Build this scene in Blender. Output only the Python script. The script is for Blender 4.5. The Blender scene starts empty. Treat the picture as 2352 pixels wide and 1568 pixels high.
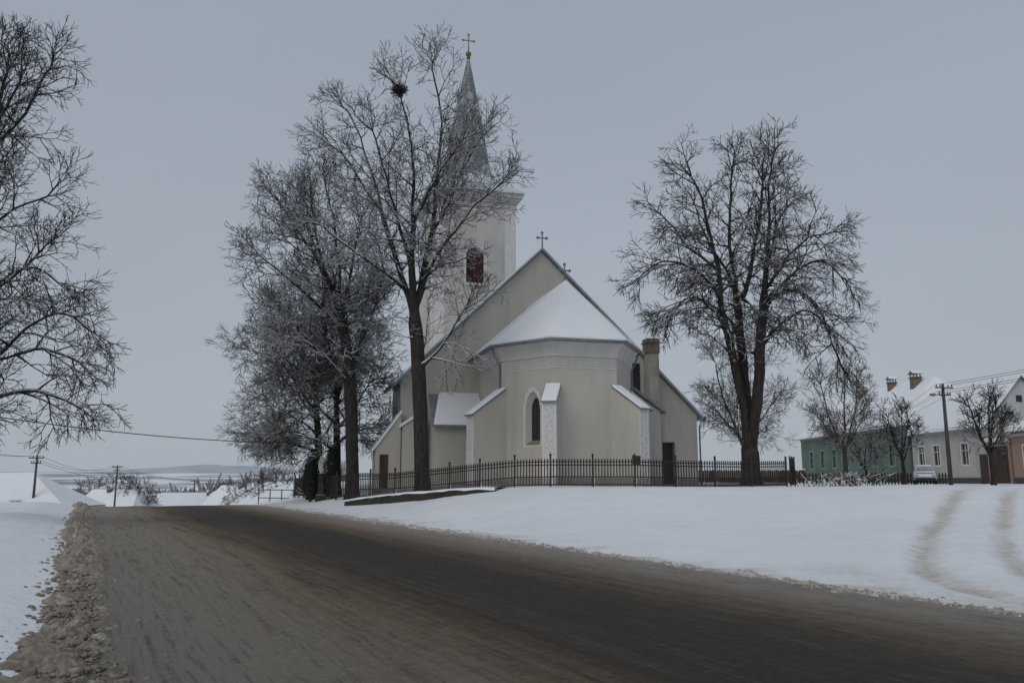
import bpy, bmesh, math, random
import numpy as np
from mathutils import Vector, Matrix
random.seed(7)
scene = bpy.context.scene
COL = scene.collection
rad = math.radians

# ------------------------------------------------------------------ materials
def new_mat(name, color=(.5,.5,.5), rough=.8, metal=0.0):
    m = bpy.data.materials.new(name); m.use_nodes = True
    nt = m.node_tree; b = nt.nodes["Principled BSDF"]
    b.inputs["Base Color"].default_value = (*color,1); b.inputs["Roughness"].default_value = rough
    b.inputs["Metallic"].default_value = metal
    return m, nt, b
def nd(nt, t, **kw):
    n = nt.nodes.new(t)
    for k,v in kw.items(): setattr(n,k,v)
    return n
def noise(nt, scale, detail=4, vec=None, rough=.55):
    n = nd(nt,'ShaderNodeTexNoise'); n.inputs['Scale'].default_value=scale; n.inputs['Detail'].default_value=detail
    n.inputs['Roughness'].default_value=rough
    if vec is not None: nt.links.new(vec,n.inputs['Vector'])
    return n.outputs['Fac']
def coords(nt, scale=(1,1,1), obj=True):
    if obj:
        t = nd(nt,'ShaderNodeTexCoord').outputs['Object']
    else:
        t = nd(nt,'ShaderNodeNewGeometry').outputs['Position']
    m = nd(nt,'ShaderNodeMapping'); m.inputs['Scale'].default_value=scale
    nt.links.new(t,m.inputs['Vector']); return m.outputs['Vector']
def maprange(nt, v, a,b,c=0,d=1,smooth=True):
    m = nd(nt,'ShaderNodeMapRange'); m.interpolation_type='SMOOTHSTEP' if smooth else 'LINEAR'
    nt.links.new(v,m.inputs['Value'])
    for k,x in zip(('From Min','From Max','To Min','To Max'),(a,b,c,d)): m.inputs[k].default_value=x
    return m.outputs['Result']
def math_(nt, op, a, b=None):
    m = nd(nt,'ShaderNodeMath',operation=op)
    for i,x in enumerate((a,b)):
        if x is None: continue
        if isinstance(x,(int,float)): m.inputs[i].default_value=x
        else: nt.links.new(x,m.inputs[i])
    return m.outputs[0]
def mix(nt, f, a, b):
    m = nd(nt,'ShaderNodeMix',data_type='RGBA')
    if isinstance(f,(int,float)): m.inputs[0].default_value=f
    else: nt.links.new(f,m.inputs[0])
    for i,x in ((6,a),(7,b)):
        if isinstance(x,tuple): m.inputs[i].default_value=(*x,1)
        else: nt.links.new(x,m.inputs[i])
    return m.outputs[2]
def bump(nt, b, h, strength=.4, dist=.02):
    n = nd(nt,'ShaderNodeBump'); n.inputs['Strength'].default_value=strength; n.inputs['Distance'].default_value=dist
    nt.links.new(h,n.inputs['Height']); nt.links.new(n.outputs[0],b.inputs['Normal'])
def snow_mask(nt, lo, hi, nscale=3.0, namp=.4):
    g = nd(nt,'ShaderNodeNewGeometry'); s = nd(nt,'ShaderNodeSeparateXYZ'); nt.links.new(g.outputs['Normal'],s.inputs[0])
    n = noise(nt,nscale,3,coords(nt,obj=False))
    z = math_(nt,'ADD',s.outputs['Z'],math_(nt,'MULTIPLY',math_(nt,'SUBTRACT',n,.5),namp))
    return maprange(nt,z,lo,hi)
SNOW=(.86,.88,.91)
def mk_mat(name, c1, c2, rough=.85, scale=2.0, vscale=(1,1,1), bs=.3, bd=.01, snow=None, metal=0, fine=40, detail=5):
    m,nt,b = new_mat(name,c1,rough,metal)
    v = coords(nt,vscale)
    n = noise(nt,scale,detail,v)
    col = mix(nt, maprange(nt,n,.3,.7), c1, c2)
    if snow: col = mix(nt, snow_mask(nt,snow[0],snow[1],snow[2] if len(snow)>2 else 3, snow[3] if len(snow)>3 else .4), col, SNOW)
    nt.links.new(col,b.inputs['Base Color'])
    bump(nt,b,noise(nt,fine,4,v),bs,bd)
    return m
M={}
def plaster_mat(name,c1,c2,c3):
    m,nt,b=new_mat(name,c1,.9); v=coords(nt,(1,1,.55))
    col=mix(nt,maprange(nt,noise(nt,.45,5,v,.6),.3,.7),c1,c2)
    st=noise(nt,1.6,6,coords(nt,(1,1,.12)),.65)           # rain streaks
    col=mix(nt,maprange(nt,st,.50,.78,0,.6),col,c3)
    gz=nd(nt,'ShaderNodeSeparateXYZ'); nt.links.new(coords(nt),gz.inputs[0])
    dz=math_(nt,'ADD',gz.outputs[2],math_(nt,'MULTIPLY',noise(nt,1.2,5,coords(nt)),2.0))
    col=mix(nt,maprange(nt,dz,1.8,3.6,.5,0),col,c3)      # rising damp
    nt.links.new(col,b.inputs['Base Color']); bump(nt,b,noise(nt,18,5,coords(nt)),.3,.012); return m
M['plaster']=plaster_mat('plaster',(.52,.49,.435),(.455,.43,.38),(.35,.33,.29))
M['plaster_light']=mk_mat('plaster_light',(.60,.58,.555),(.52,.505,.48),.9,1.2,(1,1,.5),.25,.01)
M['plaster_tower']=plaster_mat('plaster_tower',(.51,.49,.465),(.45,.43,.405),(.35,.335,.31))
M['white_trim']=mk_mat('white_trim',(.72,.72,.71),(.62,.62,.61),.85,3)
M['snow_roof']=mk_mat('snow_roof',(.85,.87,.90),(.81,.835,.87),.7,.6,(1,1,1),.3,.05,fine=1.5)
M['branch_snow']=mk_mat('branch_snow',(.76,.78,.81),(.66,.69,.73),.8,3,(1,1,1),.3,.01)
M['metal_roof']=mk_mat('metal_roof',(.27,.30,.32),(.20,.22,.24),.5,2,(1,1,1),.1,.01,snow=(.35,.6,2,.3))
M['metal']=mk_mat('metal',(.20,.22,.23),(.14,.15,.16),.5,3,(1,1,1),.1,.01)
M['iron']=mk_mat('iron',(.018,.013,.012),(.032,.018,.015),.6,6,(1,1,1),.1,.01)
M['pole']=mk_mat('pole',(.05,.045,.04),(.09,.08,.07),.8,6,(1,1,.2),.1,.01)
M['glass']=mk_mat('dark_glass',(.012,.015,.018),(.03,.035,.04),.25,8)
M['louver']=mk_mat('red_louver',(.10,.030,.026),(.07,.022,.018),.7,8)
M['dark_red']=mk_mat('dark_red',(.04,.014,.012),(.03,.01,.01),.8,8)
M['gold']=mk_mat('gold',(.25,.17,.06),(.13,.10,.045),.55,6,metal=.4)
M['cross']=mk_mat('cross_metal',(.24,.25,.26),(.15,.16,.17),.6,6)
M['stone']=mk_mat('mossy_stone',(.05,.045,.035),(.028,.03,.022),.95,3,(1,1,1),.8,.05,snow=(.5,.8,3,.3),fine=12)
M['brick']=mk_mat('weathered_chimney',(.20,.165,.13),(.10,.085,.07),.95,2.5,(1,1,1),.8,.03,snow=(.5,.8,3,.3),fine=12)
M['chimney_plaster']=mk_mat('chimney_plaster',(.40,.37,.33),(.24,.21,.18),.95,1.6,(1,1,.6),.8,.03,fine=12)
M['wood']=mk_mat('dark_wood',(.07,.04,.03),(.035,.022,.018),.8,4,(1,1,.15),.3,.01)
M['sill']=mk_mat('ochre_sill',(.28,.22,.14),(.2,.17,.12),.8,5)
def spire_mat():
    m,nt,b=new_mat('spire_shingles',(.2,.2,.22),.55)
    v=coords(nt)
    w=nd(nt,'ShaderNodeTexBrick'); w.inputs['Scale'].default_value=1.0
    w.inputs['Brick Width'].default_value=.45; w.inputs['Row Height'].default_value=.35; w.inputs['Mortar Size'].default_value=.02
    w.inputs['Color1'].default_value=(.22,.235,.25,1); w.inputs['Color2'].default_value=(.15,.16,.175,1); w.inputs['Mortar'].default_value=(.08,.085,.09,1)
    s=nd(nt,'ShaderNodeSeparateXYZ'); nt.links.new(v,s.inputs[0])
    c=nd(nt,'ShaderNodeCombineXYZ'); nt.links.new(math_(nt,'ADD',s.outputs[0],s.outputs[1]),c.inputs[0]); nt.links.new(s.outputs[2],c.inputs[1])
    nt.links.new(c.outputs[0],w.inputs['Vector'])
    n=noise(nt,.7,8,coords(nt,(1.8,1.8,.8)),.75)
    lowsnow=maprange(nt,s.outputs[2],27,30.5,.34,0)
    nt.links.new(mix(nt,maprange(nt,math_(nt,'ADD',n,lowsnow),.50,.68),w.outputs['Color'],(.52,.55,.59)),b.inputs['Base Color'])
    return m
M['spire']=spire_mat()
def ornament_mat(name, sx, sy):
    m,nt,b=new_mat(name,(.7,.7,.7),.9)
    v=coords(nt)
    n=nd(nt,'ShaderNodeTexVoronoi'); n.inputs['Scale'].default_value=sx; n.feature='DISTANCE_TO_EDGE'
    nt.links.new(v,n.inputs['Vector'])
    f=maprange(nt,n.outputs['Distance'],.05,.16)
    col=mix(nt,f,(.65,.65,.64),(.55,.535,.51))
    nt.links.new(col,b.inputs['Base Color']); return m
M['ornament']=ornament_mat('sgraffito_ornament',5,5)

def bark(name, c1, c2, lo, hi, amp=.5):
    m,nt,b=new_mat(name,c1,.95)
    v=coords(nt,(1,1,.35))
    n=noise(nt,6,6,v)
    col=mix(nt,maprange(nt,n,.35,.65),c1,c2)
    col=mix(nt,snow_mask(nt,lo,hi,1.6,amp),col,SNOW)
    nt.links.new(col,b.inputs['Base Color']); bump(nt,b,noise(nt,14,5,v),.8,.05)
    return m
M['bark_snowy']=bark('bark_snowy',(.022,.018,.016),(.046,.039,.034),.36,.58,.7)
M['crown_snowy']=bark('crown_snowy',(.015,.012,.011),(.030,.025,.022),.34,.62,.7)
M['bark_dark']=bark('bark_dark',(.018,.014,.013),(.040,.032,.027),.6,.85,.8)
M['crown_dark']=bark('crown_dark',(.017,.014,.012),(.032,.026,.023),.50,.85,.6)
M['bark_twig']=bark('bark_twig',(.055,.045,.04),(.085,.07,.06),.5,.9)

# ------------------------------------------------------------------ helpers
class B:
    def __init__(s): s.v=[]; s.f=[]
    def add(s,vs,fs):
        o=len(s.v); s.v+= [tuple(p) for p in vs]; s.f+=[tuple(i+o for i in f) for f in fs]
    def box(s,x0,x1,y0,y1,z0,z1):
        s.hexa([(x0,y0,z0),(x1,y0,z0),(x1,y1,z0),(x0,y1,z0),(x0,y0,z1),(x1,y0,z1),(x1,y1,z1),(x0,y1,z1)])
    def hexa(s,p):
        s.add(p,[(3,2,1,0),(4,5,6,7),(0,1,5,4),(1,2,6,5),(2,3,7,6),(3,0,4,7)])
    def prism(s,poly,z0,z1):   # poly ccw from above
        n=len(poly); vs=[(x,y,z0) for x,y in poly]+[(x,y,z1) for x,y in poly]
        s.add(vs,[tuple(reversed(range(n))),tuple(range(n,2*n))]+[(i,(i+1)%n,(i+1)%n+n,i+n) for i in range(n)])
    def extr(s,poly,y0,y1):    # poly in (x,z)
        n=len(poly); vs=[(x,y0,z) for x,z in poly]+[(x,y1,z) for x,z in poly]
        s.add(vs,[tuple(range(n)),tuple(reversed(range(n,2*n)))]+[(i,i+n,(i+1)%n+n,(i+1)%n) for i in range(n)])
    def tube(s,pts,r,k=8,cap=True):
        pts=[Vector(p) for p in pts]; n=len(pts); rs=r if isinstance(r,(list,tuple)) else [r]*n
        vs=[]
        for i,p in enumerate(pts):
            t=(pts[min(i+1,n-1)]-pts[max(i-1,0)]).normalized()
            ref=Vector((0,0,1)) if abs(t.z)<.9 else Vector((1,0,0))
            a=t.cross(ref).normalized(); c=a.cross(t)
            for j in range(k):
                th=2*math.pi*j/k; vs.append(p+(a*math.cos(th)+c*math.sin(th))*rs[i])
        fs=[(i*k+j,i*k+(j+1)%k,(i+1)*k+(j+1)%k,(i+1)*k+j) for i in range(n-1) for j in range(k)]
        if cap: fs+= [tuple(reversed(range(k))),tuple(range((n-1)*k,n*k))]
        s.add(vs,fs)
    def ball(s,c,r,seg=10,ring=6,sq=(1,1,1)):
        vs=[(c[0],c[1],c[2]-r*sq[2])]
        for i in range(1,ring):
            ph=math.pi*i/ring-math.pi/2
            for j in range(seg):
                th=2*math.pi*j/seg; vs.append((c[0]+r*sq[0]*math.cos(ph)*math.cos(th),c[1]+r*sq[1]*math.cos(ph)*math.sin(th),c[2]+r*sq[2]*math.sin(ph)))
        vs.append((c[0],c[1],c[2]+r*sq[2])); N=len(vs)-1
        fs=[(0,1+(j+1)%seg,1+j) for j in range(seg)]
        for i in range(ring-2):
            for j in range(seg):
                a=1+i*seg+j; b=1+i*seg+(j+1)%seg; fs.append((a,b,b+seg,a+seg))
        a=1+(ring-2)*seg; fs+=[(a+j,a+(j+1)%seg,N) for j in range(seg)]
        s.add(vs,fs)
    def obj(s,name,mat,parent=None,smooth=False,fix=True,bevel=0):
        me=bpy.data.meshes.new(name); me.from_pydata(s.v,[],s.f); me.update()
        if fix:
            bm=bmesh.new(); bm.from_mesh(me); bmesh.ops.recalc_face_normals(bm,faces=bm.faces); bm.to_mesh(me); bm.free()
        o=bpy.data.objects.new(name,me); COL.objects.link(o)
        if mat: me.materials.append(mat)
        if smooth: me.polygons.foreach_set('use_smooth',[True]*len(me.polygons))
        if parent: o.parent=parent
        if bevel:
            md=o.modifiers.new('bevel','BEVEL'); md.width=bevel; md.segments=2
        return o
def empty(name,loc=(0,0,0),rz=0,label=None,cat=None,group=None):
    e=bpy.data.objects.new(name,None); COL.objects.link(e); e.location=loc; e.rotation_euler=(0,0,rz); e.empty_display_size=.3
    tag(e,label,cat,group); return e
def tag(o,label=None,cat=None,group=None,kind=None):
    if label:o['label']=label
    if cat:o['category']=cat
    if group:o['group']=group
    if kind:o['kind']=kind
    return o
def cut(obj, builder):
    c=builder.obj('cutter',None); c.parent=obj.parent
    md=obj.modifiers.new('cut','BOOLEAN'); md.object=c; md.operation='DIFFERENCE'; md.solver='EXACT'
    bpy.context.view_layer.update()
    dg=bpy.context.evaluated_depsgraph_get(); dg.update()
    me=bpy.data.meshes.new_from_object(obj.evaluated_get(dg)); obj.modifiers.clear(); obj.data=me
    bpy.data.objects.remove(c)

rngT=np.random.RandomState(3); TAB=rngT.rand(256,256)
def vn(x,y,seed=0):
    x=np.asarray(x,float)+seed*17.3; y=np.asarray(y,float)+seed*31.7
    xi=np.floor(x).astype(int); yi=np.floor(y).astype(int); fx=x-xi; fy=y-yi
    fx=fx*fx*(3-2*fx); fy=fy*fy*(3-2*fy)
    a=TAB[xi%256,yi%256]; b=TAB[(xi+1)%256,yi%256]; c=TAB[xi%256,(yi+1)%256]; d=TAB[(xi+1)%256,(yi+1)%256]
    return (a*(1-fx)+b*fx)*(1-fy)+(c*(1-fx)+d*fx)*fy-.5
def sst(x,a,b):
    t=np.clip((np.asarray(x,float)-a)/(b-a),0,1); return t*t*(3-2*t)
def SC(x,y): return -.454*x+.891*y, .891*x+.454*y
def XY(s,c): return .891*c-.454*s, .454*c+.891*s
def roff(s): return np.where(s>65,.004*(np.asarray(s,float)-65)**2,0)
def zb_(s): return -12*sst(s,50,190)
def zg(x,y):
    x=np.asarray(x,float); y=np.asarray(y,float)
    s,c=SC(x,y)
    P=sst(c,12,24)*(1-sst(s,150,260))
    W=9+24*(1-sst(s,4,32))
    mound=1.25*sst((c-9.6)/W,0,1)*(1-sst(s,110,240))
    z=zb_(s)*(1-P)+mound
    z=z+.38*sst(-c,-.5,2.2)*(1-sst(s,150,200))
    far=sst(y,450,2300)
    z=z+far*34*(.8+.5*vn(x/500,y/500,2))+sst(y,250,700)*4*vn(x/120,y/120,4)
    off=np.minimum(sst(c,10,13)+sst(-c,0,1.5),1)
    z=z+off*(.10*vn(x/3.2,y/3.2,1)+.035*vn(x/.9,y/.9,5))
    return z
def z1(x,y): return float(zg(x,y))

# ------------------------------------------------------------------ world, sun, camera
w=bpy.data.worlds.new("World"); scene.world=w; w.use_nodes=True
nt=w.node_tree; bg=nt.nodes['Background']
sky=nd(nt,'ShaderNodeTexSky'); sky.sky_type='NISHITA'; sky.sun_disc=False; sky.sun_elevation=rad(38); sky.sun_rotation=rad(215); sky.dust_density=4; sky.air_density=1
tc=nd(nt,'ShaderNodeTexCoord'); sp=nd(nt,'ShaderNodeSeparateXYZ'); nt.links.new(tc.outputs['Generated'],sp.inputs[0])
mp=nd(nt,'ShaderNodeMapping'); mp.inputs['Scale'].default_value=(1,1,2.5); nt.links.new(tc.outputs['Generated'],mp.inputs[0])
cl=noise(nt,1.3,4,mp.outputs[0],.5)
h=maprange(nt,sp.outputs[2],-.02,.65,0,1,False)
grad=mix(nt,h,(4.05,4.45,4.95),(3.2,3.65,4.3))
clf=math_(nt,'ADD',math_(nt,'MULTIPLY',math_(nt,'SUBTRACT',cl,.5),.22),1.0)
vm=nd(nt,'ShaderNodeVectorMath',operation='SCALE'); nt.links.new(grad,vm.inputs[0]); nt.links.new(clf,vm.inputs['Scale'])
over=mix(nt,.93,sky.outputs[0],vm.outputs[0])
nt.links.new(over,bg.inputs['Color']); bg.inputs['Strength'].default_value=.10
sun=bpy.data.lights.new('sun','SUN'); sun.energy=.78; sun.angle=rad(40); sun.color=(1,.95,.89)
so=bpy.data.objects.new('sun',sun); COL.objects.link(so); so.rotation_euler=(rad(45),0,rad(-35))
cam=bpy.data.cameras.new('camera'); co=bpy.data.objects.new('camera',cam); COL.objects.link(co)
cam.lens=18; cam.sensor_width=22.2; cam.clip_end=6000; cam.clip_start=.05
co.location=(0,0,1.6); co.rotation_euler=(rad(90+9.4),0,0); scene.camera=co
scene.view_settings.view_transform='Standard'; scene.view_settings.look='None'; scene.view_settings.exposure=0

# ------------------------------------------------------------------ ground
def axis(parts):
    out=[]
    for a,b,st in parts: out+=list(np.arange(a,b,st))
    return out
gx=[-(60*1.09**i) for i in range(48,0,-1)]+axis([(-60,-12,.5),(-12,32,.14),(32,80,.6)])+[80*1.08**i for i in range(48)]
gy=axis([(-15,4,.5),(4,48,.14),(48,130,.6)])+[130*1.035**i for i in range(96)]
gx=np.array(gx); gy=np.array(gy)
def grid_obj(name,X,Y,Z,mat,attrs={},smooth=True):
    ny,nx=X.shape
    v=np.stack([X,Y,Z],-1).reshape(-1,3)
    i=np.arange(ny-1)[:,None]*nx+np.arange(nx-1)[None,:]
    f=np.stack([i,i+1,i+nx+1,i+nx],-1).reshape(-1,4)
    return fast_mesh(name,v,f,mat,attrs,smooth)
def fast_mesh(name,v,f,mat,attrs={},smooth=True):
    me=bpy.data.meshes.new(name); k=f.shape[1]
    me.vertices.add(len(v)); me.vertices.foreach_set('co',v.astype(np.float32).ravel())
    me.loops.add(f.size); me.loops.foreach_set('vertex_index',f.astype(np.int32).ravel())
    me.polygons.add(len(f)); me.polygons.foreach_set('loop_start',np.arange(0,f.size,k,dtype=np.int32))
    me.polygons.foreach_set('loop_total',np.full(len(f),k,dtype=np.int32))
    me.update(calc_edges=True); me.validate()
    if smooth: me.polygons.foreach_set('use_smooth',np.ones(len(me.polygons),dtype=bool))
    for an,av in attrs.items():
        a=me.attributes.new(an,'FLOAT','POINT'); a.data.foreach_set('value',av.astype(np.float32).ravel())
    me.materials.append(mat)
    o=bpy.data.objects.new(name,me); COL.objects.link(o); return o
X,Y=np.meshgrid(gx,gy)
S_,C_=SC(X,Y)
Z=zg(X,Y)
cr=C_-roff(S_)
under=sst(cr,.25,.75)*(1-sst(cr,9.2,9.7))*(S_<160)
path=np.array([(9.0,8.0),(7.6,11.4),(7.6,13),(8.0,14.8),(8.9,16.8),(10.3,19.4),(12.1,22.4),(14.3,26),(16.6,29.6),(19,33.4),(25,44),(32.5,60),(33,90)],float)
def dist_path(X,Y,path):
    best=np.full(X.shape,1e9); side=np.zeros(X.shape)
    for a,b in zip(path[:-1],path[1:]):
        d=b-a; L=np.hypot(*d); t=np.clip(((X-a[0])*d[0]+(Y-a[1])*d[1])/L**2,0,1)
        px=X-(a[0]+t*d[0]); py=Y-(a[1]+t*d[1]); dd=np.hypot(px,py); sg=np.sign(px*d[1]-py*d[0])
        m=dd<best; best=np.where(m,dd,best); side=np.where(m,sg,side)
    return best*side
dp=dist_path(X,Y,path)+.06*vn(X/4,Y/4,7)+.08*vn(X/.5,Y/.5,17)
tr=np.exp(-((dp+.78)/.34)**2)*1.0+np.exp(-((dp-.78)/.30)**2)*.85
tr2=np.exp(-((dp-2.6)/.25)**2)*.3+np.exp(-((dp-4.1)/.25)**2)*.3
fade=(1-sst(Y,24,46)*.75)
Z=Z-.10*tr*(Y>5)*(Y<100)-.06*tr2*(Y>5)*(Y<100)-.16*under
Z=Z+.07*vn(X/.35,Y/.35,18)*np.clip(tr+np.exp(-(dp/1.2)**2)*.6,0,1)*(Y<60)
dirt=(tr*fade*(.60+.30*vn(X/1.1,Y/1.1,19))+.22*tr2+.26*np.exp(-(dp/1.3)**2)*fade)*(1-sst(Y,95,110))
junction=sst(3.2+X*.18-(cr-9.8)+2.4*vn(X/1.1,Y/1.1,9),0,3.4)*sst(X,2,8)*(cr>9.2)
edge=sst(2.0-(cr-9.8)+1.7*vn(X/.6,Y/.6,8),0,2.0)*(cr>9.0)*(1-sst(S_,60,90))
dirt=np.clip(np.maximum(np.maximum(dirt,junction*.75),edge*.70),0,1)
dirtL=sst(cr+.35+.4*vn(X/.5,Y/.5,11),-.15,.45)*(cr<1.6)*(cr>-2)
dirt=np.maximum(dirt,dirtL*.85)
wood=sst(Y,230,380)*sst(vn(X/45,Y/90,13)+.35*vn(X/14,Y/20,14),.02,.16)
def ground_mat():
    m,nt,b=new_mat('snow_ground',SNOW,.75)
    v=coords(nt)
    a=nd(nt,'ShaderNodeAttribute',attribute_name='dirt').outputs['Fac']
    wd=nd(nt,'ShaderNodeAttribute',attribute_name='wood').outputs['Fac']
    n1=noise(nt,.35,4,v); n2=noise(nt,5,6,v,.75); n3=noise(nt,30,5,v,.7)
    col=mix(nt,maprange(nt,n1,.3,.7),(.87,.89,.92),(.81,.835,.87))
    dn=maprange(nt,math_(nt,'ADD',a,math_(nt,'MULTIPLY',math_(nt,'SUBTRACT',n2,.5),1.1)),.22,1.0)
    dn=math_(nt,'MULTIPLY',dn,math_(nt,'GREATER_THAN',a,.04))
    col=mix(nt,math_(nt,'MULTIPLY',dn,.85),col,mix(nt,maprange(nt,n3,.35,.65),(.37,.30,.225),(.55,.485,.41)))
    col=mix(nt,wd,col,(.25,.28,.32))  # distant wood patches, with air haze painted into their blue-grey
    sp=maprange(nt,noise(nt,11,6,v,.8),.745,.79)
    col=mix(nt,math_(nt,'MULTIPLY',sp,.5),col,(.12,.10,.08))
    nt.links.new(col,b.inputs['Base Color'])
    hh=math_(nt,'ADD',noise(nt,2.2,5,v,.6),math_(nt,'MULTIPLY',noise(nt,16,5,v,.7),.35))
    bump(nt,b,hh,.8,.12)
    return m
M['ground']=ground_mat()
g=grid_obj('ground',X,Y,Z,M['ground'],{'dirt':dirt,'wood':wood}); tag(g,'snow covered rolling ground with wheel tracks','ground',kind='structure')

# hills
hx=np.linspace(-3500,3500,240); rows=[]
for k,(yy,zz) in enumerate([(2300,0),(2400,.55),(2500,.9),(2600,1.0),(2900,.7)]):
    prof=18+24*np.exp(-((hx+930)/260)**2)+12*vn(hx/330,hx*0,21)+5*vn(hx/60,hx*0,22)+2.5*vn(hx/17,hx*0,23)
    rows.append((yy,prof*zz))
HX=np.tile(hx,(5,1)); HY=np.array([[r[0]]*240 for r in rows],float); HZ=np.array([r[1] for r in rows])
M['hills']=mk_mat('haze_tinted_hills',(.40,.45,.51),(.49,.54,.60),.95,.012,(1,1,4),.0,.01)  # distance haze is painted into this pale blue-grey, no real haze
tag(grid_obj('hills',HX,HY,HZ,M['hills']),'wooded hills beyond the valley, tinted for distance haze','hills',kind='structure')

# road
ss=np.concatenate([np.arange(-14,30,.10),np.arange(30,75,.4),np.arange(75,150,2)])
cc=np.concatenate([np.arange(-.2,10.3,.06)])
Sg,Cg=np.meshgrid(ss,cc,indexing='ij')
rx,ry=XY(Sg,Cg+roff(Sg))
dip=np.minimum(sst(Cg,-.2,.3),1-sst(Cg,9.7,10.25))
rut=.02*np.exp(-((Cg-3.1)/.35)**2)-.02*np.exp(-((Cg-4.6)/.5)**2)
rough_l=1-sst(Cg,2.4,4.2)
rz=zb_(Sg)+.03-.12*(1-dip)+rut+rough_l*(.035*vn(Cg*2.2,Sg*.30,31)+.03*vn(Cg*6,Sg*.9,32)+.03*vn(rx/.13,ry/.13,35)+.05*np.maximum(0,vn(rx/.3,ry/.3,36)-.15))+sst(Cg,7.6,9.2)*(.03*vn(Cg*2,Sg*.8,33)+.04*vn(rx/.15,ry/.15,34))
def road_mat():
    m,nt,b=new_mat('slushy_road',(.1,.1,.1),.6)
    ac=nd(nt,'ShaderNodeAttribute',attribute_name='across').outputs['Fac']
    al=nd(nt,'ShaderNodeAttribute',attribute_name='along').outputs['Fac']
    def sv(k):
        c=nd(nt,'ShaderNodeCombineXYZ'); nt.links.new(math_(nt,'MULTIPLY',al,k),c.inputs[0]); nt.links.new(ac,c.inputs[1]); return c.outputs[0]
    st=noise(nt,1.3,5,sv(.10),.6)          # broad bands
    st2=noise(nt,4.5,6,sv(.04),.7)         # long tyre streaks
    st3=noise(nt,14.0,5,sv(.05),.7)
    v=coords(nt); fine=noise(nt,20,8,v,.9); mid=noise(nt,2.6,7,v,.75); grit=noise(nt,60,5,v,.9)
    d=math_(nt,'ADD',ac,math_(nt,'MULTIPLY',math_(nt,'SUBTRACT',st,.5),1.6))
    d=math_(nt,'ADD',d,math_(nt,'MULTIPLY',math_(nt,'SUBTRACT',st2,.5),2.4))
    d=math_(nt,'ADD',d,math_(nt,'MULTIPLY',math_(nt,'SUBTRACT',mid,.5),1.5))
    d=math_(nt,'ADD',d,math_(nt,'MULTIPLY',math_(nt,'SUBTRACT',fine,.5),3.0))
    cr=nd(nt,'ShaderNodeValToRGB'); nt.links.new(math_(nt,'DIVIDE',d,10.0),cr.inputs[0])
    e=cr.color_ramp.elements
    e[0].position=.0; e[0].color=(.46,.415,.36,1); e[1].position=1.0; e[1].color=(.62,.585,.54,1)
    for p,col in ((.12,(.46,.41,.345)),(.22,(.42,.36,.285)),(.30,(.32,.255,.18)),(.37,(.19,.140,.090)),(.44,(.100,.074,.048)),(.51,(.060,.049,.038)),(.62,(.054,.046,.038)),(.68,(.105,.076,.047)),(.74,(.20,.148,.095)),(.81,(.33,.262,.19)),(.90,(.47,.415,.35))):
        x=e.new(p); x.color=(*col,1)
    base=mix(nt,maprange(nt,st3,.50,.66,0,.45),cr.outputs[0],(.095,.070,.046))
    dk=maprange(nt,st2,.54,.64,0,.32)
    col=mix(nt,dk,base,(.055,.043,.032))
    lt=maprange(nt,st3,.46,.34,0,.30)
    col=mix(nt,lt,col,(.30,.26,.21))
    pale=math_(nt,'MULTIPLY',maprange(nt,noise(nt,8,8,v,.9),.50,.64),maprange(nt,ac,1.6,4.2,.65,.10))
    col=mix(nt,pale,col,(.62,.58,.52))
    pr=math_(nt,'MULTIPLY',maprange(nt,noise(nt,6,7,v,.85),.48,.66),maprange(nt,ac,7.4,9.4,0,.75))
    col=mix(nt,pr,col,(.58,.54,.48))
    speck=maprange(nt,grit,.56,.66)
    col=mix(nt,math_(nt,'MULTIPLY',speck,.5),col,(.40,.34,.27))
    pit=maprange(nt,noise(nt,14,8,v,.9),.44,.30)
    col=mix(nt,math_(nt,'MULTIPLY',pit,.75),col,(.065,.047,.032))
    nt.links.new(col,b.inputs['Base Color'])
    nt.links.new(maprange(nt,ac,3.2,5.0,.9,.66),b.inputs['Roughness'])
    b.inputs['Specular IOR Level'].default_value=.25
    hh=math_(nt,'ADD',math_(nt,'MULTIPLY',fine,1.4),math_(nt,'ADD',math_(nt,'MULTIPLY',st2,1.4),math_(nt,'MULTIPLY',noise(nt,9,6,v,.7),1.0)))
    bump(nt,b,hh,1.0,.09)
    return m
M['road']=road_mat()
road=grid_obj('road',rx,ry,rz,M['road'],{'across':Cg,'along':Sg}); tag(road,'wet asphalt road with brown slush and snow','road',kind='structure')

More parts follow.
